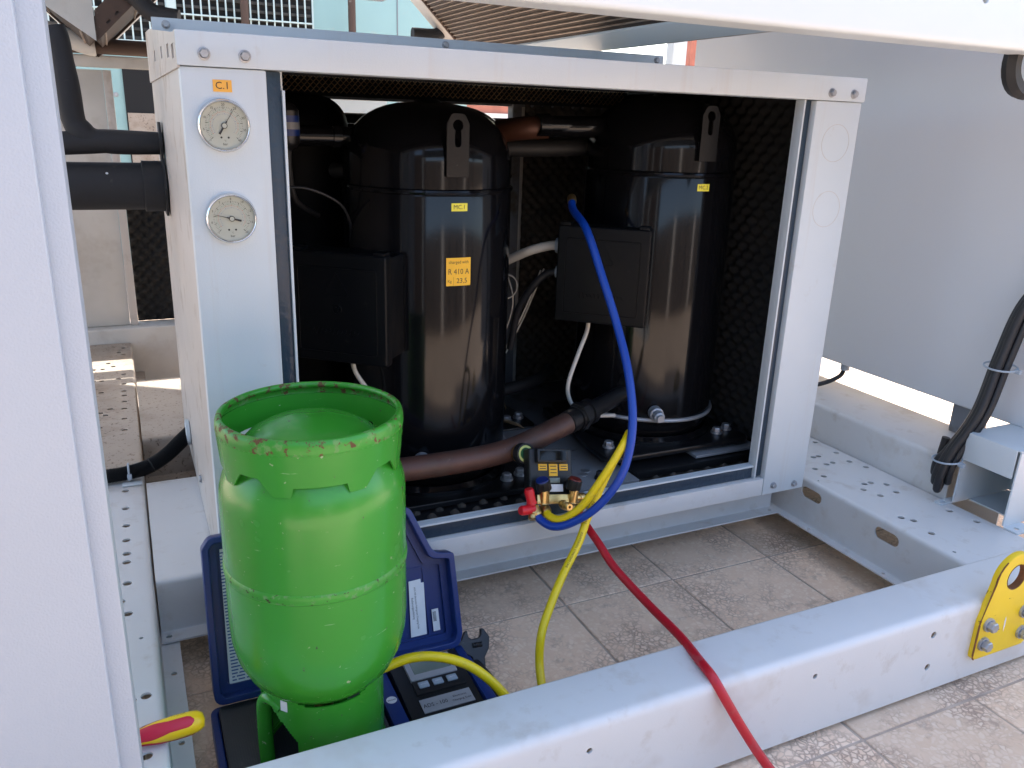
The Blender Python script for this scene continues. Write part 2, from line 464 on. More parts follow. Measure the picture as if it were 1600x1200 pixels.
def curveg(outlines, th, bevel=0.0):
    cu = bpy.data.curves.new('tmp', 'CURVE')
    cu.dimensions = '2D'
    cu.fill_mode = 'BOTH'
    cu.extrude = max(th / 2 - bevel, 0)
    cu.bevel_depth = bevel
    cu.bevel_resolution = 1
    cu.offset = -bevel
    for pl in outlines:
        sp = cu.splines.new('POLY')
        sp.points.add(len(pl) - 1)
        for p, q in zip(sp.points, pl):
            p.co = (q[0], q[1], 0, 1)
        sp.use_cyclic_u = True
    o = bpy.data.objects.new('tmp', cu)
    me = bpy.data.meshes.new_from_object(o)
    v = [tuple(x.co) for x in me.vertices]
    f = [tuple(p.vertices) for p in me.polygons]
    bpy.data.objects.remove(o); bpy.data.curves.remove(cu); bpy.data.meshes.remove(me)
    return v, f

def axes(o, u, w):
    u, w = Vector(u).normalized(), Vector(w).normalized()
    n = u.cross(w)
    M = Matrix.Identity(4)
    for i in range(3):
        M[i][0], M[i][1], M[i][2], M[i][3] = u[i], w[i], n[i], o[i]
    return M

def plate(name, outer, holes, th, M, mname, parent=None, bevel=0.0, ang=35):
    v, f = curveg([outer] + list(holes), th, bevel)
    v = [M @ Vector(q) for q in v]
    return mk(name, v, f, mname, parent, ang=ang)

def textg(s, size, align='CENTER', sx=1.0):
    cu = bpy.data.curves.new('tmp', 'FONT')
    cu.body = s
    cu.size = size
    cu.align_x = align
    cu.align_y = 'CENTER'
    cu.resolution_u = 2
    o = bpy.data.objects.new('tmp', cu)
    me = bpy.data.meshes.new_from_object(o)
    v = [(x.co.x * sx, x.co.y, 0) for x in me.vertices]
    f = [tuple(p.vertices) for p in me.polygons]
    bpy.data.objects.remove(o); bpy.data.curves.remove(cu); bpy.data.meshes.remove(me)
    return v, f

def text(name, s, size, M, mname, parent, align='CENTER', sx=1.0, bold=0.0, bend=None):
    v, f = textg(s, size, align, sx)
    v = [bend(q) if bend else M @ Vector(q) for q in v]
    return mk(name, v, f, mname, parent, smooth=False)

FRONT = lambda x, y, z: axes((x, y, z), (1, 0, 0), (0, 0, 1))     # plane facing -Y

def bolt(name, p, d, r, h, mname, parent, wash=True):
    g = G()
    p, d = Vector(p), Vector(d).normalized()
    if wash:
        g.add(latheg([(0.0001, 0), (r * 1.35, 0), (r * 1.3, h * 0.28), (r, h * 0.3)], 20, p, d))
    g.add(latheg([(0.0001, h * 0.2), (r, h * 0.2), (r, h * 0.85), (r * 0.86, h), (0.0001, h)], 6, p, d))
    return g.mk(name, mname, parent, ang=25)

def folded(name, pts, rad, th, lo, hi, fn, mname, parent=None):
    """bent sheet: polyline profile pts thickened by th, extruded from lo to hi; fn(u, v, w) -> xyz"""
    L_ = fillet(pts, rad, closed=False)
    nrm = []
    for i in range(len(L_)):
        t = (L_[min(i + 1, len(L_) - 1)] - L_[max(i - 1, 0)]).normalized()
        nrm.append(Vector((-t.y, t.x)))
    inner = [p - q * th for p, q in zip(L_, nrm)]
    ring = L_ + inner[::-1]
    n = len(ring)
    v = [fn(p.x, p.y, lo) for p in ring] + [fn(p.x, p.y, hi) for p in ring]
    f = [(i, (i + 1) % n, n + (i + 1) % n, n + i) for i in range(n)]
    k = len(L_)
    for base in (0, n):
        for i in range(k - 1):
            f.append((base + i, base + i + 1, base + n - 2 - i, base + n - 1 - i))
    return mk(name, v, f, mname, parent, ang=40)

def cut(o, parts):
    """real holes: boolean difference with the joined cutters"""
    g = G()
    for vf in parts: g.add(vf)
    me = bpy.data.meshes.new('cutter')
    M = o.matrix_world if o.parent is None else Matrix.Identity(4)
    off = o.location if o.parent is None else Vector((0, 0, 0))
    me.from_pydata([Vector(q) - off for q in g.v], [], g.f)
    bm = bmesh.new(); bm.from_mesh(me); bmesh.ops.remove_doubles(bm, verts=bm.verts, dist=1e-6); bmesh.ops.recalc_face_normals(bm, faces=bm.faces); bm.to_mesh(me); bm.free()
    c = bpy.data.objects.new('cutter', me)
    t = bpy.data.objects.new('cut_tmp', o.data)
    col.objects.link(c); col.objects.link(t)
    md = t.modifiers.new('b', 'BOOLEAN'); md.operation = 'DIFFERENCE'; md.object = c; md.solver = 'EXACT'
    dg = bpy.context.evaluated_depsgraph_get()
    new = bpy.data.meshes.new_from_object(t.evaluated_get(dg))
    old = o.data
    bpy.data.objects.remove(t); bpy.data.objects.remove(c); bpy.data.meshes.remove(me)
    nm = old.name
    o.data = new
    bpy.data.meshes.remove(old); new.name = nm
    return o

def solid(p0, p1, r, seg=16):       # closed cylinder for cutting
    p0, p1 = Vector(p0), Vector(p1)
    u, w, d = frame(p1 - p0)
    v = []
    for p in (p0, p1):
        for i in range(seg):
            a = 2 * PI * i / seg
            v.append(p + u * r * math.cos(a) + w * r * math.sin(a))
    f = [(i, (i + 1) % seg, seg + (i + 1) % seg, seg + i) for i in range(seg)]
    f += [tuple(range(seg))[::-1], tuple(range(seg, 2 * seg))]
    return v, f

def slot_cut(M, w, h, depth):       # stadium prism
    pts = []
    r = h / 2
    for k in range(9): a = -PI / 2 + PI * k / 8; pts.append((w / 2 - r + r * math.cos(a), r * math.sin(a)))
    for k in range(9): a = PI / 2 + PI * k / 8; pts.append((-w / 2 + r + r * math.cos(a), r * math.sin(a)))
    n = len(pts)
    v = [M @ Vector((x, y, -depth)) for x, y in pts] + [M @ Vector((x, y, depth)) for x, y in pts]
    f = [(i, (i + 1) % n, n + (i + 1) % n, n + i) for i in range(n)] + [tuple(range(n))[::-1], tuple(range(n, 2 * n))]
    return v, f

def copy_tree(o, parent=None):
    c = o.copy()
    col.objects.link(c)
    if parent is not None:
        c.parent = parent
        c.matrix_parent_inverse = o.matrix_parent_inverse.copy()
    elif o.name in INV:
        INV[c.name] = INV[o.name]
    for ch in list(o.children): copy_tree(ch, c)
    return c

def eggcrate(name, o, u, w, lu, lw, pitch, amp, n, mname, parent, kind='stuff'):
    """convoluted foam sheet, normal u x w"""
    o, u, w = Vector(o), Vector(u), Vector(w)
    nn = u.cross(w)
    nu, nw = int(lu / pitch * n), int(lw / pitch * n)
    v, f = [], []
    for j in range(nw + 1):
        for i in range(nu + 1):
            a, b = lu * i / nu, lw * j / nw
            h = amp * (math.sin(2 * PI * a / pitch) * math.sin(2 * PI * b / pitch)) + amp * 0.35 * noise.noise((a * 40, b * 40, 3))
            v.append(o + u * a + w * b + nn * h)
    for j in range(nw):
        for i in range(nu):
            k = j * (nu + 1) + i
            f.append((k, k + 1, k + nu + 2, k + nu + 1))
    ob = mk(name, v, f, mname, parent, ang=80)
    if kind: ob['kind'] = kind
    return ob

# ================================================================== SETTING
ground = box('ground', (-60, 60, -60, 60, -0.4, -0.006), 'terrazzo_far', bevel=0)
ground['kind'] = 'structure'
bed = box('mortar_bed', (-0.81, 2.90, -1.83, 1.83, -0.30, -0.0025), 'grout', ground, bevel=0)
T0x, T0y, TX, TY = 1.055, 0.005, 0.305, 0.302
tv, tf = boxg(-TX / 2 + 0.0028, TX / 2 - 0.0028, -TY / 2 + 0.0028, TY / 2 - 0.0028, -0.02, 0.0)
tile_src = None
for i in range(-6, 6):
    for j in range(-6, 6):
        px, py = T0x + TX * (i + 0.5), T0y + TY * (j + 0.5)
        if tile_src is None:
            tile_src = mk('tile', tv, tf, 'terrazzo', ground, bevel=0.0015, seg=1)
            t = tile_src
        else:
            t = bpy.data.objects.new('tile', tile_src.data)
            col.objects.link(t); t.parent = ground; t.matrix_parent_inverse = INV[ground.name]
        t.location = (px, py, random.uniform(-0.0012, 0.0012))
        t.rotation_euler = (random.uniform(-.002, .002), random.uniform(-.002, .002), random.uniform(-.004, .004))

# ------------------------------------------------------------------ base frame beams
ZT = 0.1875
def XZ(u, v, w): return (u, w, v)       # profile in x-z, extruded along y
def YZ(u, v, w): return (w, u, v)       # profile in y-z, extruded along x

fb = folded('front_beam', [(-0.443, 0.140), (-0.443, ZT), (-0.553, ZT), (-0.553, 0.012)], [0, 0.003, 0.013, 0], 0.004, -0.62, 2.45, YZ, 'paint_frame')
tag(fb, 'long pale grey base beam in the foreground with the red hose lying over it', 'beam')
cut(fb, [solid((x, -0.57, z), (x, -0.53, z), r) for x, z, r in ((0.479, 0.140, .0055), (0.950, 0.141, .0055), (1.257, 0.147, .0075), (1.259, 0.072, .0075), (1.62, .141, .0055))])

rb = folded('cross_beam', [(1.472, 0.063), (1.497, 0.063), (1.497, ZT), (1.745, ZT), (1.745, 0.063), (1.77, 0.063)], [0, .003, .012, .010, .003, 0], 0.004, -0.440, 2.10, XZ, 'paint_frame')
tag(rb, 'pale grey base beam with drilled top and oval slots, right of the cabinet', 'beam', 'cross beams of the base frame')
holes = [(1.72, 0.239), (1.718, 0.153), (1.703, 0.09), (1.717, 0.043), (1.627, 0.151), (1.647, 0.152), (1.625, 0.099), (1.651, 0.101), (1.569, 0.086), (1.554, 0.038), (1.621, -0.04), (1.644, -0.04), (1.676, -0.064), (1.661, -0.109), (1.59, -0.066), (1.603, -0.109), (1.549, -0.306), (1.549, -0.22), (1.565, -0.243), (1.709, -0.305), (1.697, -0.239)]
cs = [solid((x, y, ZT - .02), (x, y, ZT + .02), .0085) for x, y in holes]
cs += [solid((1.521, -0.389, ZT - .02), (1.521, -0.389, ZT + .02), .0045), solid((1.497 + .02, .02, ZT - .02), (1.517, .02, ZT + .02), .003), solid((1.484, -.003, .05), (1.484, -.003, .08), .005), solid((1.484, -.25, .05), (1.484, -.25, .08), .005)]
for yc in (-0.230, 0.018):
    cs.append(slot_cut(axes((1.497, yc, 0.150), (0, 1, 0), (0, 0, 1)), 0.072, 0.030, 0.03))
cut(rb, cs)

lh = [(-0.164, 0.596), (-0.165, 0.495), (-0.165, 0.403), (-0.166, 0.332), (-0.166, 0.27), (-0.167, 0.233), (-0.167, 0.146), (-0.16, 1.032), (-0.159, 1.133), (-0.158, 1.227), (-0.157, 1.298), (-0.156, 1.362), (-0.225, 1.205), (-0.198, 1.236), (-0.211, 1.180), (-0.226, 1.072), (-0.225, 1.414),
      (-0.180, 0.082), (-0.168, 0.034), (-0.146, -0.221), (-0.168, -0.225), (-0.150, -0.300), (-0.150, -0.360), (-0.151, 1.966), (-0.168, 1.905), (-0.152, 1.872), (-0.204, 1.762), (-0.188, 1.715), (-0.222, 1.69), (-0.250, 1.691), (-0.155, 1.606), (-0.172, 1.555), (-0.156, 1.49), (-0.224, 1.545), (-0.250, 1.549), (-0.157, 1.408)]
for ya, yb, mn, lab in ((-.440, .690, 'paint_frame', 'pale grey base beam with a row of punched holes beside the left panel'), (.692, 2.045, 'paint_dusty', 'dusty rear stretch of the punched beam beyond the corrugated conduit')):
    lb = folded('cross_beam', [(-0.085, 0.063), (-0.12, 0.063), (-0.12, ZT), (-0.34, ZT), (-0.34, 0.063)], [0, .003, .012, .012, 0], -0.004, ya, yb, XZ, mn)
    tag(lb, lab, 'beam', 'cross beams of the base frame')
    cut(lb, [solid((x, y, ZT - .02), (x, y, ZT + .02), .0085) for x, y in lh if ya < y < yb] + ([solid((x, y, ZT - .02), (x, y, ZT + .02), .0035) for x, y in ((-.148, -.055), )] + [solid((-.102, y, .04), (-.102, y, .09), .0055) for y in (-.004, -.2)] if ya < 0 else []))

for k, (y0, y1, lab, mn) in enumerate(((0.131, 0.634, 'pale grey wide base beam carrying the compressor cabinet', 'paint_frame'), (0.94, 1.52, 'rear pale grey base beam with dusty top behind the corrugated conduit', 'paint_dusty'))):
    o = folded('base_beam', [(y0 - 0.036, 0.070), (y0, 0.070), (y0, ZT), (y1, ZT), (y1, 0.070)], [0, .003, .012, .012, 0], 0.004, -0.1165, 1.468, YZ, mn)
    tag(o, lab, 'beam', 'beams across the base frame')
    if k == 0: cut(o, [solid((x, y0 - .018, .066), (x, y0 - .018, .08), .006) for x in (-.103, 1.45)])
sb = folded('side_beam', [(1.749, 0.05), (1.749, 0.294), (1.99, 0.294), (1.99, 0.05)], [0, .014, .014, 0], 0.004, -0.185, 2.10, XZ, 'paint_frame')
tag(sb, 'higher grey beam beside the drilled beam, its top bleached by sunlight', 'beam')

# bracket on the right cross beam
bk = thing('support_bracket', 'bent grey sheet bracket standing on the drilled beam at the right edge', 'bracket', (1.85, -0.285, ZT))
mk('top_plate', *boxg(1.740, 1.96, -0.353, -0.212, 0.381, 0.385), 'paint_smooth', bk, bevel=0.0015)
mk('fascia', *boxg(1.737, 1.741, -0.345, -0.216, 0.312, 0.3845), 'paint_smooth', bk, bevel=0.0015)
plate('side_plate', fillet([(1.738, 0.1925), (1.95, 0.1925), (1.95, 0.3805), (1.744, 0.3805)], .002), [], 0.004, axes((0, -0.2135, 0), (1, 0, 0), (0, 0, 1)), 'paint_smooth', bk)
plate('side_plate', fillet([(1.736, 0.1925), (1.95, 0.1925), (1.95, 0.3805), (1.742, 0.3805)], .002), [], 0.004, axes((0, -0.3515, 0), (1, 0, 0), (0, 0, 1)), 'paint_smooth', bk)
box('back_plate', (1.9505, 1.954, -.353, -.212, .193, .384), 'paint_smooth', bk)
box('base_plate', (1.80, 1.950, -.349, -.216, .1885, .1922), 'paint_smooth', bk, bevel=0)
for (y0, y1) in ((-0.2115, -0.190), (-0.392, -0.3535)):
    yc = (y0 + y1) / 2
    plate('foot_flange', fillet([(1.70 if y1 > -.2 else 1.735, y0), (1.80, y0), (1.80, y1), (1.70 if y1 > -.2 else 1.735, y1)], .004), [circ(1.757 if y1 < -.2 else 1.72, yc, .0065)], 0.004, axes((0, 0, ZT + .0028), (1, 0, 0), (0, 1, 0)), 'paint_smooth', bk)

# yellow lifting lug bolted to the front beam
lug = thing('lifting_lug', 'yellow rust-edged lifting plate with a round eye bolted to the front beam', 'lifting lug', (1.46, -0.56, 0.06))
ol = [(1.378, 0.060), (1.378, 0.150)] + [(1.460 + 0.060 * math.cos(a), 0.232 + 0.058 * math.sin(a)) for a in [PI * (1 - k / 14) for k in range(15)]] + [(1.542, 0.150), (1.542, 0.060)]
plate('plate', fillet(ol, [0.014, .05] + [0] * 15 + [.05, .014]), [circ(1.460, 0.237, 0.028, 28)], 0.014, FRONT(0, -0.5615, 0), 'lug_yellow', lug, bevel=0.0025)
g = G().add(latheg([(0.0283, -0.0072), (0.0272, -0.0068), (0.0272, 0.0068), (0.0283, 0.0072)], 28, (1.460, -0.5615, 0.237), (0, -1, 0)))
g.mk('rusty_eye', 'rust', lug)
edge = fillet(ol, [0.014, .05] + [0] * 15 + [.05, .014])
ring = []
for k_, p in enumerate(edge):
    if p.x < 1.425 and p.y > 0.062: ring.append((p.x - 0.0006, -0.5690 + 0.0012, p.y))
mk('rusty_edge', *tubeg(ring, lambda t: 0.0017 + 0.0009 * math.sin(t * 37) * math.sin(t * 13), 6), 'rust', lug)
for (x, z) in ((1.403, .141), (1.399, .097), (1.512, .147), (1.518, .095)):
    bolt('bolt', (x, -0.5686, z), (0, -1, 0), 0.0115, 0.017, 'zinc', lug)
mk('scratch', *curveg([[(1.4555, .148), (1.4585, .140), (1.4595, .126), (1.458, .110), (1.4555, .120), (1.4545, .136)]], 0), 'paper', lug, smooth=False).data.transform(FRONT(0, -0.5689, 0))

# ------------------------------------------------------------------ tall panel at the right, upper frame, foreground panel
ep = box('enclosure', (1.90, 2.60, -0.57, 1.26, 0.383, 2.38), 'paint_wall', bevel=0.008, seg=3)
tag(ep, 'large plain grey enclosure wall filling the right side behind the cabinet', 'enclosure')
mk('foot', *boxg(1.925, 1.985, -0.10, -0.03, 0.296, 0.3835), 'galv', ep, bevel=.006)
mk('cable_gland', *cyl((1.93, .36, .383), (1.93, .36, .360), .014), 'gland_grey', ep)
tube('drop_cable', [(1.93, .36, .372), (1.92, .37, .335), (1.86, .40, .305), (1.80, .44, .300), (1.76, .5, .302)], .007, 'cable_black', ep)

uf = thing('overhead_beam', 'bright white upper beam crossing the top right corner, carrying the coils', 'beam', (1.2, 0.7, 1.207))
r_ = folded('rail', [(-0.50, 1.207), (-0.553, 1.207), (-0.553, 1.42), (-0.50, 1.42)], [0, .010, .010, 0], 0.004, 0.10, 2.6, YZ, 'paint_smooth', uf)
cut(r_, [solid((1.062, -0.57, 1.272), (1.062, -0.53, 1.272), .0075), solid((.9, -0.57, 1.33), (.9, -0.53, 1.33), .0075)])
box('deck', (-3.0, 2.60, -0.20, 2.15, 2.385, 2.42), 'paint_smooth', uf)
for x in (0.12, 2.5): box('corner_post', (x, x + .06, -0.545, -0.49, 1.2, 2.384), 'paint_smooth', uf)
for x in (-1.35, 2.45): box('rear_post', (x, x + .08, 2.18, 2.24, 0.25, 2.384), 'paint_smooth', uf)
mk('grommet', *latheg([(.030, 0), (.052, 0), (.056, .012), (.050, .024), (.034, .022), (.030, 0)], 28, (1.262, -0.49, 1.196), (0, -1, 0)), 'black_rubber', uf)

fp = thing('control_cubicle', 'near white textured panel edge filling the left border of the picture', 'cubicle', (-.6, -.5, .02))
box('door', (-1.2, -0.1655, -0.622, -0.6035, 0.03, 1.74), 'paint_panel_shaded', fp, bevel=0.003, seg=3)
box('frame', (-1.2, -0.1455, -0.602, -0.552, 0.02, 1.75), 'paint_panel_shaded', fp, bevel=0.002, seg=2)
box('housing', (-1.2, -0.1600, -0.551, -0.40, 0.02, 1.75), 'paint_panel_shaded', fp, bevel=0.002)

# ------------------------------------------------------------------ coils overhead
def coil(name, label, xb, zb, sgn, y0, y1, length, nfin, ends=True):
    """slanted condenser coil: bottom edge at (xb, zb), rising towards sgn*x at 44 degrees"""
    d = Vector((sgn * math.cos(R(44)), 0, math.sin(R(44))))
    n = Vector((-d.z * sgn, 0, d.x * sgn)) * -1          # towards the underside
    c = thing(name, label, 'coil', (xb, (y0 + y1) / 2, zb), 'condenser coils overhead')
    Y = Vector((0, 1, 0))
    def slab(nm, a0, a1, h0, h1, ya, yb, mn, bev=0.001):
        b = Vector((xb, 0, zb))
        v = [b + d * a + n * h + Y * y for a in (a0, a1) for y in (ya, yb) for h in (h0, h1)]
        _, f = boxg(0, 1, 0, 1, 0, 1)
        return mk(nm, v, f, mn, c, bevel=bev)
    slab('core', 0.02, length, -0.05, -0.004, y0, y1, 'fin_brown', 0)
    for k in range(nfin):
        a = 0.035 + (length - 0.04) * k / nfin
        slab('fin_row', a, a + 0.0028, -0.005, 0.0015, y0, y1, 'fin_tip', 0)
    slab('end_frame', -0.02, length, -0.06, 0.004, y1, y1 + 0.012, 'rust_pipe')
    slab('end_plate', -0.02, length, -0.05, 0.004, y1 + 0.013, y1 + 0.12, 'paint_side')
    if not ends: return c
    slab('bottom_channel', -0.04, 0.02, -0.06, 0.006, y0, y1, 'paint_smooth', 0.004)
    slab('bottom_lip', -0.062, -0.042, -0.085, -0.02, y0, y1, 'paint_side', 0.003)
    return c
cr = coil('condenser_coil', 'brown finned condenser coil slanting over the cabinet top', 1.281, 1.328, -1, -0.50, 1.97, 1.40, 78)
XF.append(Matrix.Identity(4))
tube('drain_stub', [(1.235, 2.06, 1.455), (1.20, 2.06, 1.435), (1.16, 2.06, 1.408), (1.06, 2.06, 1.405)], .026, 'insulation', cr, n=5)
cl = coil('condenser_coil', 'dark coil edge above the black pipes at upper left', -0.118, 1.262, 1, 1.45, 2.08, 1.45, 10, False)
cl2 = coil('condenser_coil', 'beige stained coil end rising out of frame at upper left corner', -0.135, 1.262, -1, 1.45, 2.08, 1.45, 10, False)
for nm, pts in (('end_sheet', [(-.118, 1.262), (.06, 1.44), (.02, 1.48), (-.118, 1.345)]), ):
    plate(nm, pts, [slot_o for slot_o in ([(-.085, 1.31), (-.075, 1.32), (-.08, 1.325), (-.09, 1.315)], [(-.06, 1.335), (-.05, 1.345), (-.055, 1.35), (-.065, 1.34)], [(-.02, 1.375), (-.01, 1.385), (-.015, 1.39), (-.025, 1.38)])], .004, FRONT(0, 1.445, 0), 'rust_pipe', cl)
plate('end_sheet', [(-.120, 1.262), (-.122, 1.62), (-.60, 1.62), (-.46, 1.50)], [], .004, FRONT(0, 1.44, 0), 'paint_dirty', cl2)
tube('header_elbow', [(-.035, 1.44, 1.41), (0.0, 1.43, 1.388), (.04, 1.42, 1.348), (.11, 1.40, 1.335)], .027, 'insulation', cl, n=5)

# ================================================================== COMPRESSOR CABINET
cab = thing('compressor_cabinet', 'pale grey open-fronted compressor cabinet with two round pressure gauges', 'cabinet', (0.72, 0.5, 0.19))
W, D, ZB, ZR, ZTOP = 1.441, 1.0, 0.190, 1.145, 1.196
box('front_post', (0.0, 0.130, 0.0, 0.034, ZB, ZR - .001), 'paint', cab, bevel=0.003)
box('front_post', (1.306, W, 0.0, 0.034, ZB, ZR - .001), 'paint', cab, bevel=0.003)
tr = box('top_rail', (-0.003, W + .003, -0.004, 0.05, ZR, ZTOP), 'paint', cab, bevel=0.002)
box('bottom_rail', (0.131, 1.305, 0.001, 0.033, ZB, 0.2355), 'paint_frame', cab, bevel=0.0025)
# left side wall and its folded cap
box('side_wall', (0.001, 0.022, 0.036, D, ZB, ZR + .03), 'paint_side', cab, bevel=0.003)
box('side_wall', (W - 0.022, W - .001, 0.051, D, ZB, ZR + .052), 'paint', cab, bevel=0.003)
cap = plate('side_cap', [(0.0, 1.142), (D, 1.142), (D, 1.262), (0.80, 1.255), (0.05, 1.1955), (0.0, 1.1955)], [[(y, z), (y + .045, z), (y + .045, z + .022), (y, z + .022)] for y, z in ((.05, 1.158), (.17, 1.165), (.36, 1.172), (.62, 1.178))], 0.004, axes((-0.0012, 0, 0), (0, 1, 0), (0, 0, 1)), 'paint_side', cab)
ru = box('roof_upstand', (0.004, 1.445, 0.80, 0.806, 1.18, 1.2825), 'paint', cab, bevel=0.001)
box('roof_panel', (0.004, W - .004, 0.051, 0.80, 1.182, 1.190), 'paint_dirty', cab)
box('roof_panel', (0.004, W - .004, 0.808, D, 1.200, 1.262), 'paint_dirty', cab)
for x in (0.035, 0.735, 1.42): bolt('bolt', (x, 0.80, 1.268), (0, -1, 0), .0075, .008, 'zinc', cab)
for x, z in ((.037, 1.1635), (.098, 1.163), (1.342, 1.161), (1.408, 1.161)): bolt('bolt', (x, -.004, z), (0, -1, 0), .0072, .009, 'zinc', cab)
for x, z in ((1.338, .213), (1.408, .207)): bolt('bolt', (x, 0, z), (0, -1, 0), .0066, .008, 'zinc', cab)
bolt('bolt', (-0.002, .35, .30), (-1, 0, 0), .008, .006, 'zinc', cab)
# door flange with gasket
box('door_flange', (0.1305, 0.160, 0.030, 0.0345, 0.2365, 1.1445), 'paint_smooth', cab, bevel=0)
box('door_flange', (1.2785, 1.3055, 0.0285, 0.0345, 0.2365, 1.1445), 'paint_smooth', cab, bevel=0)
box('door_flange', (0.1605, 1.278, 0.0300, 0.0345, 0.2365, 0.2715), 'paint_smooth', cab, bevel=0)
box('flange_lip', (0.1555, 0.1600, 0.010, 0.0295, 0.272, 1.1150), 'paint_smooth', cab, bevel=.0008)
box('flange_lip', (1.2770, 1.2815, 0.006, 0.0283, 0.240, 1.1445), 'paint_smooth', cab, bevel=.0008)
box('flange_lip', (0.1565, 1.2765, 0.012, 0.0295, 0.2672, 0.2715), 'paint_smooth', cab, bevel=.0008)
def gasket(b):
    v, f = boxg(*b)
    return mk('gasket', v, f, 'gasket', cab, bevel=.002)
gasket((0.1315, 0.1550, 0.016, 0.0296, 0.2375, 1.1435))
gasket((1.2820, 1.3045, 0.014, 0.0281, 0.2400, 1.1435))
gasket((0.1570, 1.2768, 0.016, 0.0296, 0.2372, 0.2670))
# knock-outs in the right post
for x, z in ((1.378, 1.055), (1.380, 0.908)):
    mk('knockout', *latheg([(.0402, 0), (.0402, .0004), (.0410, .0004), (.0410, 0)], 56, (x, 0.0001, z), (0, -1, 0)), 'paint_side', cab)
# floor, back, linings
box('floor_pan', (0.023, W - .023, 0.035, D - .03, 0.200, 0.212), 'galv', cab)
eggcrate('foam_lining', (0.17, 0.040, 0.232), (1, 0, 0), (0, 1, 0), 1.21, 0.36, 0.054, 0.012, 10, 'foam_dusty', cab)
eggcrate('foam_lining', (W - .0365, 0.965, 0.215), (0, -1, 0), (0, 0, 1), 0.925, 0.955, 0.046, 0.0085, 9, 'foam_side', cab)
box('back_panel', (0.023, 1.017, D - .022, D, ZB, 1.085), 'paint_dirty', cab)
eggcrate('foam_lining', (0.03, D - .034, 0.215), (1, 0, 0), (0, 0, 1), 0.98, 0.865, 0.036, 0.007, 6, 'foam', cab)
box('back_panel', (1.05, W - .023, D - .022, D, ZB, 1.14), 'paint_dirty', cab)
eggcrate('foam_lining', (1.06, D - .036, 0.215), (1, 0, 0), (0, 0, 1), 0.345, 0.92, 0.036, 0.009, 7, 'foam_dusty', cab)
box('back_post', (1.018, 1.048, D - .04, D, ZB, 1.14), 'galv', cab)
box('back_rail', (0.023, W - .023, D - .03, D - .001, 1.120, 1.1335), 'galv', cab)
box('ceiling_board', (0.023, W - .023, 0.052, D - .031, 1.1765, 1.181), 'foam', cab, bevel=0)
# expanded metal grille high in the back: zig-zag strands
v, f = [], []
pw, ph = 0.0165, 0.0088
nx = int(1.36 / pw)
for j in range(6):
    z = 1.140 + j * ph
    n0 = len(v)
    for i in range(nx * 2 + 1):
        x = 0.04 + i * pw / 2
        zz = z + (ph * 0.44 if (i % 2) == (j % 2) else -ph * 0.44)
        v += [(x, 0.9285, zz - 0.0017), (x, 0.9305, zz + 0.0017)]
    for i in range(nx * 2):
        a = n0 + i * 2
        f.append((a, a + 2, a + 3, a + 1))
mm = mk('expanded_mesh', v, f, 'mesh_brown', cab, smooth=False)
mm['kind'] = 'stuff'
box('mesh_shade_sheet', (0.03, 1.4185, 0.944, 0.950, 1.127, 1.1755), 'foam', cab, bevel=0)  # dark sheet standing in for the shade behind the grille
# steel mounting plates on the floor
for nm, b in (('mounting_plate', (0.78, 0.985, 0.085, 0.50, 0.243, 0.250)), ('mounting_plate', (1.18, 1.385, 0.120, 0.50, 0.262, 0.270)), ('mounting_plate', (0.20, 0.775, 0.100, 0.62, 0.226, 0.236)), ('mounting_plate', (0.99, 1.385, 0.105, 0.62, 0.240, 0.258))):
    box(nm, b, 'zinc_dull' if b[0] in (0.78, 1.18) else 'black_paint', cab, bevel=.002)
bolt('bolt', (0.895, 0.125, .250), (0, 0, 1), .010, .020, 'black_rubber', cab)
for x, y in ((.868, .160), (.885, .178)): mk('plug', *cyl((x, y, .250), (x, y, .252), .011), 'zinc', cab)
# letter plate C.1
lp = box('label_plate', (0.047, 0.0755, -0.0012, 0.0002, 1.1085, 1.1265), 'label_orange', cab, bevel=0)
text('lettering', 'C.1', 0.0155, FRONT(0.0612, -0.0016, 1.1175), 'ink', lp)

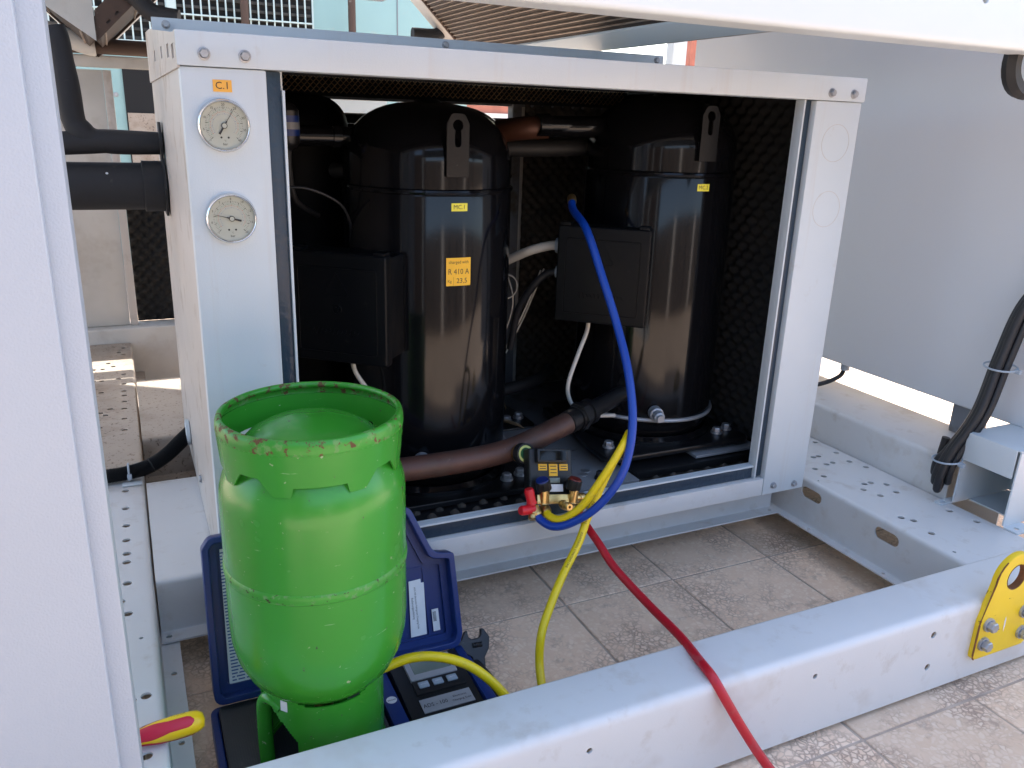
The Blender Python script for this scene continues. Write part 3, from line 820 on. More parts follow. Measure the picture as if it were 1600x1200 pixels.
# gauges
def gauge(x, z, ang, red):
    o = mk('gauge', *latheg([(0.0001, 0.0075), (0.0355, 0.0075), (0.0355, 0.0)], 56, (x, 0, z), (0, -1, 0)), 'dial', cab)
    mk('bezel', *latheg([(0.0350, 0.0), (0.0352, 0.0085), (0.0362, 0.0125), (0.0378, 0.0140), (0.0394, 0.0125), (0.0404, 0.009), (0.0406, 0.003), (0.0415, 0.0015), (0.0415, 0)], 64, (x, 0, z), (0, -1, 0)), 'chrome', o)
    g = G()
    y = -0.0079
    def tick(a, r0, r1, w):
        c, s = math.cos(a), math.sin(a)
        g.add(([(x + c * r0 - s * w, y, z + s * r0 + c * w), (x + c * r1 - s * w, y, z + s * r1 + c * w), (x + c * r1 + s * w, y, z + s * r1 - c * w), (x + c * r0 + s * w, y, z + s * r0 - c * w)], [(0, 1, 2, 3)]))
    for k in range(51):
        a = R(225 - 270 * k / 50)
        tick(a, 0.0268 if k % 5 else 0.0252, 0.0290, 0.00017 if k % 5 else 0.00040)
    g.mk('scale_marks', 'ink', o, smooth=False)
    for mn, r0, r1, cnt in (('ink_red', .0205, .0216, 40), ('ink_green', .0232, .0242, 46), ('ink_blue', .0172, .0180, 32)):
        g = G()
        for k in range(cnt):
            a = R(215 - 250 * k / (cnt - 1))
            tick(a, r0, r1 + (.0012 if k % 4 == 0 else 0), 0.00026)
        g.mk('coloured_scale', mn, o, smooth=False)
    for k, s in enumerate(('-1', '5', '10', '15', '20', '25', '30', '35', '40') if red else ('-1', '0', '3', '5', '8', '10', '12', '15', '20')):
        a = R(225 - 270 * k / 8)
        text('numeral', s, 0.0052, FRONT(x + .0318 * math.cos(a), -.0079, z + .0318 * math.sin(a)), 'ink', o)
    text('lettering', 'bar', 0.0056, FRONT(x, -.0079, z - .0285), 'ink', o)
    text('lettering', '°C', 0.0034, FRONT(x, -.0079, z - .0232), 'ink', o)
    for dx in (-.0055, .0055): mk('dial_dot', *latheg([(.0001, 0), (.0016, 0)], 14, (x + dx, -.0080, z - .0182), (0, -1, 0)), 'ink', o)
    a = R(ang)
    M = Matrix.Translation((x, -0.0098, z)) @ Matrix.Rotation(-a, 4, 'Y') @ axes((0, 0, 0), (1, 0, 0), (0, 0, 1))
    plate('needle', [(-.0155, -.0017), (-.0035, -.0013), (.0075, -.0010), (.0085, -.0004), (.0270, -.0002), (.0270, .0002), (.0085, .0004), (.0075, .0010), (-.0035, .0013), (-.0155, .0017)], [], .0008, M, 'ink', o)
    mk('hub', *cyl((x, -.0095, z), (x, -.0115, z), .0036), 'dial', o)
    mk('hub_ring', *latheg([(.0036, .0085), (.0036, .0112), (.0046, .0112), (.0046, .0085)], 24, (x, 0, z), (0, -1, 0)), 'ink', o)
gauge(0.0590, 1.0575, 58, True)
gauge(0.0605, 0.9110, 166, False)

# ================================================================== COMPRESSORS
CX, CY = 0.53, 0.36
def compressor():
    c = thing('compressor', 'glossy black scroll compressor with the large amber charge label', 'compressor', (CX, CY, 0.245), 'compressors inside the cabinet')
    base = (CX, CY, 0)
    lower = mk('lower_shell', *latheg([(0.0001, 0.250), (0.13, 0.252), (0.165, 0.262), (0.183, 0.285), (0.189, 0.315), (0.190, 0.34), (0.190, 0.925), (0.188, 0.930)], 72, base), 'black_gloss', c, ang=30)
    mk('weld_seam', *latheg([(0.186, 0.928), (0.1925, 0.930), (0.1940, 0.934), (0.1925, 0.938), (0.1885, 0.940)], 72, base), 'black_gloss', lower)
    pr = [(0.1872, 0.9395), (0.1872, 0.985)]
    for k in range(1, 13):
        a = R(7.5 * k)
        pr.append((0.001 + 0.1862 * math.cos(a) ** 0.75 if k < 12 else 0.0005, 0.985 + 0.128 * math.sin(a)))
    up = mk('upper_shell', *latheg(pr, 72, base), 'black_gloss', c, ang=30)
    mk('top_cap', *latheg([(.0001, 1.118), (.025, 1.118), (.035, 1.110), (.04, 1.098)], 24, base), 'black_paint', up)
    # lifting lug with keyhole
    key = []
    for k in range(25):
        a = R(-60 + 300 * k / 24)
        key.append((0.011 * math.cos(a), 0.1015 + 0.011 * math.sin(a)))
    key += [(-.0065, .085), (-.0065, .066)] + [(0.0065 * math.cos(a), .066 + .0065 * math.sin(a)) for a in [PI + PI * k / 8 for k in range(1, 8)]] + [(.0065, .066), (.0065, .085)]
    oln = fillet([(-.0245, 0), (.0245, 0), (.0245, .105), (.014, .125), (-.014, .125), (-.0245, .105)], [.003, .003, .01, .012, .012, .01])
    plate('lifting_lug', oln, [key], 0.007, FRONT(CX - .004, CY - 0.1945, 0.966), 'lug_steel', c, bevel=.001)
    mk('lug_weld', *boxg(CX - .024, CX + .016, CY - .192, CY - .180, .968, 1.01), 'black_paint', c, bevel=.003)
    # terminal box, turned towards the left front
    nrm = Vector((-.657, -.754, 0)).normalized()
    u = Vector((.754, -.657, 0)).normalized()
    bc = Vector((CX - .2525, CY - .165, 0.70))
    XF.append(XF[-1] @ axes(bc, u, (0, 0, 1)))          # local: x right, y up, z towards viewer
    b = mk('terminal_box', *boxg(-.103, .103, -.108, .108, -.120, -.0305), 'black_plastic', c, bevel=.006)
    lid = mk('lid', *boxg(-.1095, .1095, -.115, .115, -.030, 0.0), 'black_plastic', b, bevel=.007, seg=3)
    XF[-1] = XF[-1]
    rim = fillet([(-.088, -.092), (.088, -.092), (.088, .085), (-.088, .085)], .006)
    g = G()
    lp_ = [Vector((p.x, p.y, 0.0004)) for p in rim]
    g.add(tubeg(lp_ + [lp_[0]], .0011, 6))
    g.mk('lid_ridge', 'black_plastic', b)
    mk('lid_screw', *latheg([(.0001, .0045), (.004, .0045), (.0045, 0), (.010, .0008), (.0115, -.001)], 20, (0, 0, 0), (0, 0, 1)), 'black_plastic', b)
    for sx in (-1, 1): mk('hinge', *boxg(sx * .092 - .012, sx * .092 + .012, .112, .121, -.035, -.004), 'black_plastic', b, bevel=.002)
    sq = [Vector((-.055 + .11 * k / 60, -.048 + .006 * math.sin(k * 1.25) * (1 + .5 * math.sin(k * .31)), .0004)) for k in range(61)]
    mk('embossed_script', *tubeg(sq, .0006, 5), 'black_plastic', b)
    tri = [(-.030, .028), (.028, .028), (-.001, .078)]
    mk('warning_triangle', *tubeg([Vector((p[0], p[1], .0003)) for p in fillet(tri, .004)] + [Vector((fillet(tri, .004)[0].x, fillet(tri, .004)[0].y, .0003))], .0006, 5), 'black_plastic', b)
    for (yy, rr, ll) in ((.055, .022, .026), (-.010, .017, .024)):
        g = G().add(latheg([(rr * .9, 0), (rr * 1.04, .001), (rr * 1.04, ll * .5), (rr * .9, ll * .52)], 6, (-.103, yy, -.075), (-1, 0, 0)))
        g.add(latheg([(rr, ll * .45), (rr * .98, ll * .62), (rr * .80, ll), (rr * .5, ll)], 24, (-.103, yy, -.075), (-1, 0, 0)))
        g.mk('cable_gland', 'gland_grey', b, ang=25)
    mk('cable_gland', *latheg([(.007, 0), (.009, .003), (.011, .010), (.006, .011)], 16, (-.035, -.120, -.062), (0, 1, 0)), 'cable_white', b)
    XF.pop()
    # suction stub on the left
    s = mk('suction_stub', *latheg([(.020, 0), (.0265, .001), (.0265, .03), (.022, .031), (.022, .135), (.025, .136), (.025, .155), (.0205, .157), (.0205, .21)], 24, (CX - .345, CY + .02, 1.035), (1, 0, 0)), 'black_gloss', c)
    # oil sight / service valve near the bottom
    mk('service_valve', *latheg([(.0001, .050), (.009, .050), (.010, .043), (.014, .040), (.0145, .022), (.018, .020), (.018, 0)], 18, (CX - .075, CY - .178, .345), (-.25, -.95, -.05)), 'zinc_dull', c)
    # heater band
    pts = [(CX + .1915 * math.cos(a), CY + .1915 * math.sin(a), .318 + .004 * math.sin(a * 2)) for a in [R(190 + 170 * k / 40) for k in range(41)]]
    mk('heater_band', *tubeg(pts, .0055, 8), 'cable_white' if False else 'zinc_dull', c)
    # foot plate and bolts
    fo = fillet([(-.235, -.225), (.215, -.225), (.215, -.12), (.17, .22), (-.17, .22), (-.235, -.12)], [.03, .03, .05, .05, .05, .05])
    plate('foot_plate', [(CX + p.x, CY + p.y) for p in fo], [], .014, axes((0, 0, .247), (1, 0, 0), (0, 1, 0)), 'black_paint', c, bevel=.003)
    for dx, dy in ((.145, -.165), (.188, -.150), (-.145, -.165), (-.188, -.150)):
        bolt('foot_bolt', (CX + dx, CY + dy, .254), (0, 0, 1), .012, .016, 'zinc', c)
    mk('base_ring', *latheg([(.178, .254), (.196, .254), (.196, .262), (.184, .272)], 56, base), 'black_gloss', c)
    return c
c1 = compressor()
c2 = copy_tree(c1)
c2.location = (CX + .626, CY, .245 + .037)
INV[c2.name] = Matrix.Translation(c2.location).inverted()
c2['label'] = 'glossy black scroll compressor on the right with the blue hose hanging before its box'
c3 = copy_tree(c1)
c3.location = (CX + .165, CY + .36, .245 + .002)
c3['label'] = 'rear black compressor whose dome shows behind the left compressor'

def wrap(c, rad, a_mid, zmid):       # flat label coordinates -> cylinder surface
    def fn(q):
        a = a_mid + q[0] / rad
        return Vector((c[0] + rad * math.cos(a), c[1] + rad * math.sin(a), zmid + q[1]))
    return fn
def sticker(name, c, w, h, zmid, mn, parent, a_mid=-PI / 2, rad=.1908):
    fn = wrap(c, rad, a_mid, zmid)
    v, f = [], []
    n = 10
    for i in range(n + 1):
        for y in (-h / 2, h / 2):
            v.append(fn((-w / 2 + w * i / n, y)))
    for i in range(n): f.append((i * 2, i * 2 + 2, i * 2 + 3, i * 2 + 1))
    return mk(name, v, f, mn, parent)
C1, C2 = (CX, CY), (CX + .626, CY)
A1 = -PI / 2 + .02
s = sticker('number_sticker', C1, .036, .0165, .905, 'label_yellow', c1, A1)
text('lettering', 'MC.1', .0125, None, 'ink', s, bend=wrap(C1, .1911, A1, .905))
s = sticker('number_sticker', C2, .034, .0165, .943, 'label_yellow', c2, -PI / 2 - .01)
text('lettering', 'MC.2', .0125, None, 'ink', s, bend=wrap(C2, .1911, -PI / 2 - .01, .943))
s = sticker('charge_label', C1, .056, .060, .770, 'label_amber', c1, A1)
s['label'] = 'amber label reading charged with R 410 A'
def lt(t, size, x, y, mn='ink', align='CENTER', sx=1.0):
    fn = wrap(C1, .1911, A1, .770)
    text('lettering', t, size, None, mn, s, align=align, sx=sx, bend=lambda q: fn((q[0] + x, q[1] + y)))
mat('ink_brown', (0.10, 0.035, 0.008), 0.5)
lt('charged with', .0098, 0, .0205, 'ink_brown', sx=.9)
lt('R 410 A', .0170, 0, .0, 'ink_brown', sx=.86)
lt('Kg', .0085, -.0205, -.020, 'ink_brown')
lt('23,5', .0150, .0075, -.0195, 'ink', sx=1.0)
g = G()
fn = wrap(C1, .19105, A1, .770)
for (a, b_) in (((-.012, -.029), (-.0116, -.0105)), ):
    g.add(([fn((a[0], a[1])), fn((b_[0], a[1])), fn((b_[0], b_[1])), fn((a[0], b_[1]))], [(0, 1, 2, 3)]))
g.mk('rule_line', 'ink_brown', s, smooth=False)

# ================================================================== INSIDE THE CABINET
cp = thing('copper_pipe', 'dull copper equalising pipe crossing in front of the left compressor', 'pipe', (0.6, 0.14, 0.33))
path = [(.13, .20, .345), (.25, .135, .352), (.42, .112, .358), (.55, .110, .360), (.63, .114, .365), (.70, .120, .379), (.755, .128, .393), (.803, .138, .404)]
tube('pipe', path, .0265, 'copper', cp, n=10, seg=20)
d = Vector((.90, .42, .075)).normalized()
p0 = Vector((.798, .1365, .4025))
mk('union_nut', *latheg([(.024, 0), (.0285, .001), (.0285, .026), (.026, .027), (.026, .036), (.030, .037), (.030, .044)], 24, p0, d), 'black_paint', cp)
mk('union_nut', *latheg([(.030, .045), (.036, .047), (.036, .066), (.030, .069)], 6, p0, d), 'black_paint', cp, ang=20)
mk('union_nut', *latheg([(.027, .070), (.027, .080), (.032, .081), (.032, .098), (.022, .099), (.022, .30)], 24, p0, d), 'black_paint', cp)
sg = thing('sight_glass', 'small round sight glass with yellow-green ring on the copper pipe', 'sight glass', (.668, .10, .37))
ax = Vector((.12, -.93, .30)).normalized()
q0 = Vector((.652, .094, .366))
mk('body', *latheg([(.013, 0), (.016, .004), (.0215, .008), (.0215, .024), (.019, .026)], 24, q0, ax), 'brass', sg)
mk('cap_ring', *latheg([(.0235, .018), (.0235, .037), (.020, .038), (.0185, .034)], 24, q0, ax), 'black_rubber', sg)
mk('indicator_ring', *latheg([(.0188, .0352), (.0135, .0352)], 28, q0, ax, a0=R(20), a1=R(330)), 'sight_ring', sg)
mk('window', *latheg([(.0001, .0348), (.0185, .0348)], 24, q0, ax), 'sight_green', sg)
text('lettering', 'dry', .008, axes(q0 + ax * .0354, (.93, .36, 0), Vector((.93, .36, 0)).cross(ax) * -1), 'sight_ring', sg)

su = thing('suction_pipe', 'black upper pipe with bare copper elbow between the two compressors', 'pipe', (.80, .42, 1.07))
tube('pipe', [(.990, .38, 1.072), (.93, .38, 1.070), (.845, .39, 1.068)], .026, 'black_gloss', su, n=5, seg=18)
tube('elbow', [(.846, .39, 1.068), (.80, .41, 1.064), (.76, .46, 1.055), (.735, .54, 1.04), (.73, .68, 1.03)], .0275, 'copper_bright', su, n=6, seg=18)
tube('liquid_line', [(1.0, .48, 1.02), (.9, .50, 1.015), (.74, .56, 1.01), (.62, .7, 1.0)], .022, 'black_rubber', su, n=6)

acc = thing('suction_accumulator', 'dark round-shouldered vessel in the upper left corner of the opening', 'vessel', (.285, .72, .25))
pr = [(.0001, .25), (.11, .25), (.118, .27), (.118, 1.05)] + [(.118 * math.cos(R(a)) ** .6 + .0001, 1.05 + .075 * math.sin(R(a))) for a in range(10, 91, 10)]
mk('shell', *latheg(pr, 40, (.300, .64, 0)), 'matt_black', acc)
tube('connection', [(.31, .58, .955), (.40, .52, .955), (.46, .50, .955)], .02, 'black_rubber', acc, n=4)
flt = thing('filter_drier', 'small blue-banded filter drier at the left edge of the opening', 'filter drier', (.22, .33, 1.0))
mk('shell', *latheg([(.006, 1.005), (.016, 1.01), (.024, 1.022), (.024, 1.085), (.016, 1.096), (.006, 1.10)], 24, (.225, .36, 0)), 'black_paint', flt)
mk('band', *latheg([(.0243, 1.035), (.0243, 1.075)], 24, (.225, .36, 0)), 'case_blue', flt)
mk('label_strip', *latheg([(.0246, 1.048), (.0246, 1.062)], 24, (.225, .36, 0)), 'galv', flt)
tube('tube_end', [(.225, .36, 1.006), (.225, .36, .96), (.24, .38, .90), (.30, .45, .86)], .006, 'black_rubber', flt, n=5)

def cable(name, label, pts, r, mn, n=10, cat='cable', group='cables in the cabinet'):
    o = tube(name, pts, r, mn, None, n=n, seg=12)
    return tag(o, label, cat, group)
ub = Vector((.754, -.657, 0)).normalized(); nb = Vector((-.657, -.754, 0)).normalized()
def boxpt(c, x, y, z): return Vector((c[0] - .2525, c[1] - .165, .70 + c[2])) + ub * x + Vector((0, 0, y)) + nb * z
B1, B2 = (CX, CY, 0), (CX + .626, CY, .037)
q = boxpt(B2, -.128, .055, -.075)
cable('power_cable', 'thick off-white cable entering the right terminal box through a grey gland', [q, q - ub * .02 + Vector((0, 0, -.003)), q - ub * .055 + Vector((-.01, 0, -.016)), q - ub * .10 + Vector((0, .03, -.045)), q - ub * .14 + Vector((0, .08, -.09)), q - ub * .15 + Vector((0, .16, -.2))], .0115, 'cable_white')
q = boxpt(B2, -.126, -.010, -.075)
cable('power_cable', 'black cable bending down from the lower gland of the right terminal box', [q, q - ub * .025 + Vector((0, 0, -.008)), q - ub * .06 + Vector((0, 0, -.045)), q - ub * .085 + Vector((0, .02, -.11)), q - ub * .09 + Vector((0, .05, -.22))], .0095, 'cable_black')
q = boxpt(B2, -.035, -.120, -.062)
cable('heater_cable', 'thin white cable hanging from the right terminal box to the heater band', [q + Vector((0, 0, .004)), q + Vector((-.004, -.002, -.03)), q + Vector((-.03, -.01, -.085)), q + Vector((-.058, -.02, -.15)), q + Vector((-.055, -.02, -.19)), q + Vector((-.035, -.022, -.22)), q + Vector((.01, -.03, -.243)), q + Vector((.075, -.035, -.25))], .0052, 'cable_white')
q = boxpt(B1, -.0, -.120, -.062)
cable('heater_cable', 'thin white cable curving down from under the left terminal box', [q + Vector((0, 0, .006)), q + Vector((.004, -.002, -.03)), q + Vector((.03, -.01, -.075)), q + Vector((.07, 0, -.13)), q + Vector((.09, .0, -.2))], .0052, 'cable_white')
cable('sensor_wire', 'thin wire arching above the left terminal box', [(.18, .30, .93), (.24, .29, .935), (.31, .30, .905), (.34, .32, .86), (.345, .34, .80)], .0028, 'cable_black')
lw = [[(.80, .55, .74), (.83, .52, .62), (.80, .53, .50), (.76, .55, .44)], [(.90, .50, .70), (.86, .50, .60), (.81, .52, .48)], [(.92, .52, .70), (.87, .52, .58), (.82, .54, .46)]]
for k, p in enumerate(lw):
    cable('thin_wire', ('curved thin pale wire nearest the left compressor', 'straight thin pale wire in the gap, left of a pair', 'straight thin pale wire in the gap, right of a pair')[k], p, .0022, 'cable_white', group='wires between the compressors')
ring = [(.80 + .032 * math.cos(a), .50, .66 + .032 * math.sin(a)) for a in [2 * PI * k / 28 for k in range(29)]]
tag(mk('cable_tie_loop', *tubeg(ring, .0022, 8), 'cable_white'), 'loop of cable tie hanging between the compressors', 'cable tie')
LEAF = ('dry curled leaf in the middle of the gap floor', 'dry curled leaf farthest back on the gap floor', 'dry curled leaf nearest the front on the gap floor', 'dry curled leaf beside the left compressor base')
for k, (x, y, z, rz) in enumerate(((.80, .60, .262, .4), (.86, .66, .262, 1.3), (.83, .52, .258, 2.2), (.76, .62, .262, 2.9))):
    XF.append(Matrix.Translation((x, y, z)) @ Matrix.Rotation(rz, 4, 'Z') @ Matrix.Rotation(.35, 4, 'X'))
    vv = [(-.05, -.004, 0), (-.02, -.020, .010), (.02, -.018, .014), (.055, 0, .004), (.02, .018, .010), (-.02, .016, .012), (0, 0, .004)]
    o = mk('dry_leaf', vv, [(0, 1, 6), (1, 2, 6), (2, 3, 6), (3, 4, 6), (4, 5, 6), (5, 0, 6)], 'leaf_dry')
    XF.pop()
    tag(o, LEAF[k], 'leaf', 'dry leaves on the floor')
lt_ = tube('liquid_pipe', [(.62, .62, .34), (.78, .60, .33), (.95, .62, .345), (1.05, .7, .35)], .018, 'black_rubber', None)
tag(lt_, 'low dark pipe behind the compressors near the floor', 'pipe')

# ================================================================== MANIFOLD AND HOSES
mf = thing('manifold_gauge', 'black digital manifold with brass valves lying on the cabinet sill', 'manifold', (.70, -.015, .262))
XF.append(Matrix.Translation((.690, -.022, .274)) @ Matrix.Scale(1.02, 4) @ Matrix.Rotation(R(9), 4, 'Y') @ Matrix.Rotation(R(-26), 4, 'X'))
mk('body', *boxg(-.055, .052, .004, .034, .030, .130), 'device_black', mf, bevel=.006, seg=3)
sc_ = mk('display_hood', *boxg(-.042, .034, -.010, .010, .098, .128), 'device_black', mf, bevel=.004)
mk('display', *boxg(-.036, .028, -.0112, -.0098, .103, .123), 'black_gloss', mf, bevel=0)
for k, x in enumerate((-.034, -.008, .018)):
    st_ = mk('yellow_label', *boxg(x, x + .021, .0022, .0042, .070 if k == 1 else .082, .096), 'label_amber', mf, bevel=0)
    for zz in ((.077, .084, .091) if k == 1 else (.086, .091)):
        mk('print_line', *boxg(x + .003, x + .018, .0018, .0022, zz - .0008, zz + .0008), 'ink', st_, bevel=0)
mk('data_plate', *boxg(-.012, .022, -.004, .0035, .036, .052), 'paper', mf, bevel=.001)
mk('window', *boxg(-.010, .016, -.002, .0035, .055, .066), 'lcd', mf, bevel=.001)
for x, capm, ang_ in ((-.030, 'blue_cap', -25), (.040, 'maroon_cap', 5)):
    a_ = Vector((math.sin(R(ang_)), -.45, .85)).normalized()
    b0_ = Vector((x, -.012, .040))
    g = G()
    for j in range(8):
        pass
    kn = mk('knob', *latheg([(.010, 0), (.0165, .001), (.0175, .006), (.0165, .022), (.014, .024)], 10, b0_, a_), 'device_black', mf, ang=20)
    mk('knob_cap', *latheg([(.0001, .0265), (.013, .0262), (.0142, .023)], 20, b0_, a_), capm, kn)
mk('brass_block', *boxg(-.048, .050, -.014, .006, .010, .030), 'brass', mf, bevel=.002)
for x, z0 in ((-.030, .034), (.040, .034)):
    mk('valve_body', *latheg([(.009, .03), (.0105, .028), (.0105, .002), (.012, 0)], 16, (x, -.010, .012), (-.1 if x < 0 else .02, -.30, .9)), 'brass', mf)
def port(x, d_, L_=.030, y=-.006, z=.010):
    mk('hose_port', *latheg([(.0070, 0), (.0070, L_ * .25), (.0105, L_ * .26), (.0105, L_ * .62), (.0080, L_ * .64), (.0095, L_ * .70), (.0095, L_ * .92), (.0075, L_), (.003, L_)], 14, (x, y, z), d_), 'brass', mf, ang=25)
port(-.056, (-.15, -.2, -1), .034)
port(-.030, (0, -.35, -1), .036)
port(.014, (.05, -1, -.25), .034)
port(.044, (.08, -.35, -1), .032)
mk('side_port', *latheg([(.0090, 0), (.0090, .010), (.0110, .011), (.0110, .022), (.008, .023), (.008, .036), (.0001, .036)], 14, (.050, -.004, .022), (1, .05, .05)), 'brass', mf)
mk('upper_port', *latheg([(.0075, 0), (.0075, .020), (.009, .021), (.009, .032), (.0001, .033)], 12, (.052, -.004, .018), (-.15, -.2, 1)), 'brass', mf)
for p_, d_ in (((-.060, -.010, .012), (-.35, -.3, .9)), ((-.058, -.010, .000), (-1, -.2, -.1))):
    mk('red_cap', *latheg([(.0001, .034), (.0085, .0335), (.0105, .029), (.0100, .006), (.012, 0), (.0001, 0)], 18, p_, d_), 'red_cap', mf)
XF.pop()

def hose(name, label, pts, mn, r=.0078, texts=None, n=12):
    t_ = thing(name, label, 'hose', pts[0], 'charging hoses')
    P = spline(pts, n)
    mk('tube', *tubeg(P, r, 16), mn, t_, ang=60)
    for a, b_ in ((P[0], P[1]), (P[-1], P[-2])):
        d_ = (b_ - a).normalized()
        mk('end_fitting', *latheg([(.0001, -.004), (r * 1.15, -.004), (r * 1.25, .002), (r * 1.25, .014), (r * 1.03, .018)], 12, a, d_), 'brass', t_, ang=25)
    return t_, P
hose('charging_hose', 'blue charging hose looping from the compressor down to the manifold',
     [(.832, .230, .915), (.816, .19, .893), (.800, .10, .862), (.803, .03, .775), (.813, -.03, .677), (.805, -.10, .587), (.789, -.15, .495), (.760, -.17, .409), (.722, -.15, .335), (.684, -.115, .287), (.655, -.085, .268), (.640, -.050, .272), (.638, -.030, .287)], 'hose_blue', .0088)
hose('charging_hose', 'red charging hose running from the manifold down over the front beam',
     [(.742, -.030, .272), (.734, -.075, .262), (.737, -.14, .238), (.740, -.20, .214), (.752, -.30, .190), (.746, -.42, .1905), (.728, -.50, .1985), (.722, -.545, .197), (.735, -.572, .163), (.762, -.590, .112), (.796, -.610, .055), (.822, -.645, .016), (.835, -.72, .0085), (.85, -.95, .0085)], 'hose_red', .0085)
th, P = hose('charging_hose', 'yellow charging hose from the manifold down behind the beam to the green cylinder',
     [(.662, -.030, .285), (.659, -.060, .279), (.673, -.090, .285), (.700, -.120, .323), (.727, -.140, .382), (.752, -.150, .432), (.776, -.146, .466), (.802, -.120, .472), (.812, -.100, .449), (.790, -.095, .407), (.757, -.100, .350), (.720, -.115, .293), (.690, -.135, .250), (.632, -.175, .205), (.588, -.210, .166), (.558, -.235, .125), (.545, -.258, .070), (.528, -.32, .020), (.49, -.385, .030), (.445, -.372, .085), (.405, -.345, .138), (.365, -.325, .172), (.318, -.308, .190), (.270, -.292, .190), (.215, -.285, .176), (.165, -.28, .165)], 'hose_yellow', .0085)

# printing along the hanging yellow strand
a_, b_ = Vector((.634, -.168, .207)), Vector((.556, -.252, .085))
for k, (s_, t0, up_) in enumerate((('REFRIGERANT CHARGING LINE', .52, 1), ('500 PSI WORKING', .12, 1))):
    best = P[12 * 11:12 * 14]
    def along(x, s0=12 * 10 + (6 if k else 20)):
        i = s0
        rem = x
        while True:
            if i >= len(P) - 2: return P[i], (P[i + 1] - P[i]).normalized()
            l = (P[i + 1] - P[i]).length
            if rem <= l: return P[i] + (P[i + 1] - P[i]) * (rem / l), (P[i + 1] - P[i]).normalized()
            rem -= l; i += 1
    v_, f_ = textg(s_, .0062, 'LEFT', 1.0)
    vv = []
    for q_ in v_:
        c_, t_ = along(max(0, q_[0]))
        view = (Vector((-.1028, -1.445, 1.08)) - c_).normalized()
        view = (view - t_ * view.dot(t_)).normalized()
        sd = t_.cross(view)
        vv.append(c_ + view * .0086 - sd * (q_[1] * 1.0) * -1 + view * -(.0086 - math.sqrt(max(.0086 ** 2 - q_[1] ** 2, 1e-9))) + view * .0002)
    mk('printing', vv, f_, 'ink_brown', th, smooth=False)

# ================================================================== GREEN CYLINDER (standing on its valve guard)
GX, GY = 0.121, -0.288
gc = thing('gas_cylinder', 'bright green dented refrigerant cylinder standing upside down on the scale', 'gas cylinder', (GX, GY, .062))
gb = (GX, GY, 0)
body = [(.0001, .197), (.045, .199), (.075, .206), (.098, .217), (.117, .238), (.130, .266), (.1365, .296), (.1385, .325), (.1385, .418)]
mk('lower_half', *latheg(body, 72, gb), 'green_paint', gc, ang=30)
mk('weld_belt', *latheg([(.1382, .417), (.1400, .419), (.1406, .425), (.1402, .431), (.1382, .434)], 72, gb), 'green_belt', gc)
top = [(.1385, .433), (.1385, .535), (.1372, .553), (.1325, .570), (.1240, .589), (.1120, .609), (.092, .629), (.068, .642), (.036, .649), (.0001, .651)]
mk('upper_half', *latheg(top, 72, gb), 'green_paint', gc, ang=30)
# foot ring (uppermost here): skirt with trapezoid vents under a rolled rim
def skirt(name, parent, r0, r1, z0, z1, cuts, mn, th=.003, seg=144, rows=12):
    """ring wall between z0 (radius r0) and z1 (radius r1); cuts(a, t) true where material is removed"""
    v, f = [], []
    for j in range(rows + 1):
        t = j / rows
        for i in range(seg):
            a = 2 * PI * i / seg
            rr = r0 + (r1 - r0) * t
            v.append((GX + rr * math.cos(a), GY + rr * math.sin(a), z0 + (z1 - z0) * t))
    n = len(v)
    for j in range(rows + 1):
        t = j / rows
        for i in range(seg):
            a = 2 * PI * i / seg
            rr = r0 + (r1 - r0) * t - th
            v.append((GX + rr * math.cos(a), GY + rr * math.sin(a), z0 + (z1 - z0) * t))
    keep = set()
    for j in range(rows):
        for i in range(seg):
            if not cuts((2 * PI * (i + .5) / seg), (j + .5) / rows): keep.add((i, j))
    idx = lambda i, j, s: s * n + j * seg + i % seg
    for (i, j) in keep:
        f.append((idx(i, j, 0), idx(i + 1, j, 0), idx(i + 1, j + 1, 0), idx(i, j + 1, 0)))
        f.append((idx(i, j, 1), idx(i, j + 1, 1), idx(i + 1, j + 1, 1), idx(i + 1, j, 1)))
        for (di, dj, a, b) in ((-1, 0, (i, j), (i, j + 1)), (1, 0, (i + 1, j), (i + 1, j + 1)), (0, -1, (i, j), (i + 1, j)), (0, 1, (i, j + 1), (i + 1, j + 1))):
            if ((i + di) % seg, j + dj) not in keep:
                f.append((idx(*a, 0), idx(*b, 0), idx(*b, 1), idx(*a, 1)))
    used = sorted({k for q in f for k in q})
    mp = {k: c for c, k in enumerate(used)}
    return mk(name, [v[k] for k in used], [tuple(mp[k] for k in q) for q in f], mn, parent, ang=40)
def foot_bottom(a):
    """lower edge of the foot ring: three feet, each with a slot, raised arches between them"""
    z = .6060
    for c in (-97, -7, 83, 173):
        d_ = abs((math.degrees(a) - c + 180) % 360 - 180)
        if d_ < 38:
            z = .581 + max(0, min(1, (d_ - 29) / 9)) * .0250
            if d_ < 18: z = .5965 if d_ < 16 else .5965 - (d_ - 16) / 2 * .0155
    return z
v, f = [], []
ns = 360
for i in range(ns):
    a = 2 * PI * i / ns
    zb = foot_bottom(a)
    for (z, dr) in ((zb, 0), ((zb + .64) / 2, 0), (.645, 0), (.645, -.003), ((zb + .64) / 2, -.003), (zb, -.003)):
        rr_ = .1300 + (z - .581) * .090 + dr
        v.append((GX + rr_ * math.cos(a), GY + rr_ * math.sin(a), z))
for i in range(ns):
    for k in range(6):
        f.append((i * 6 + k, i * 6 + (k + 1) % 6, ((i + 1) % ns) * 6 + (k + 1) % 6, ((i + 1) % ns) * 6 + k))
mk('foot_ring', v, f, 'green_paint', gc, ang=40)
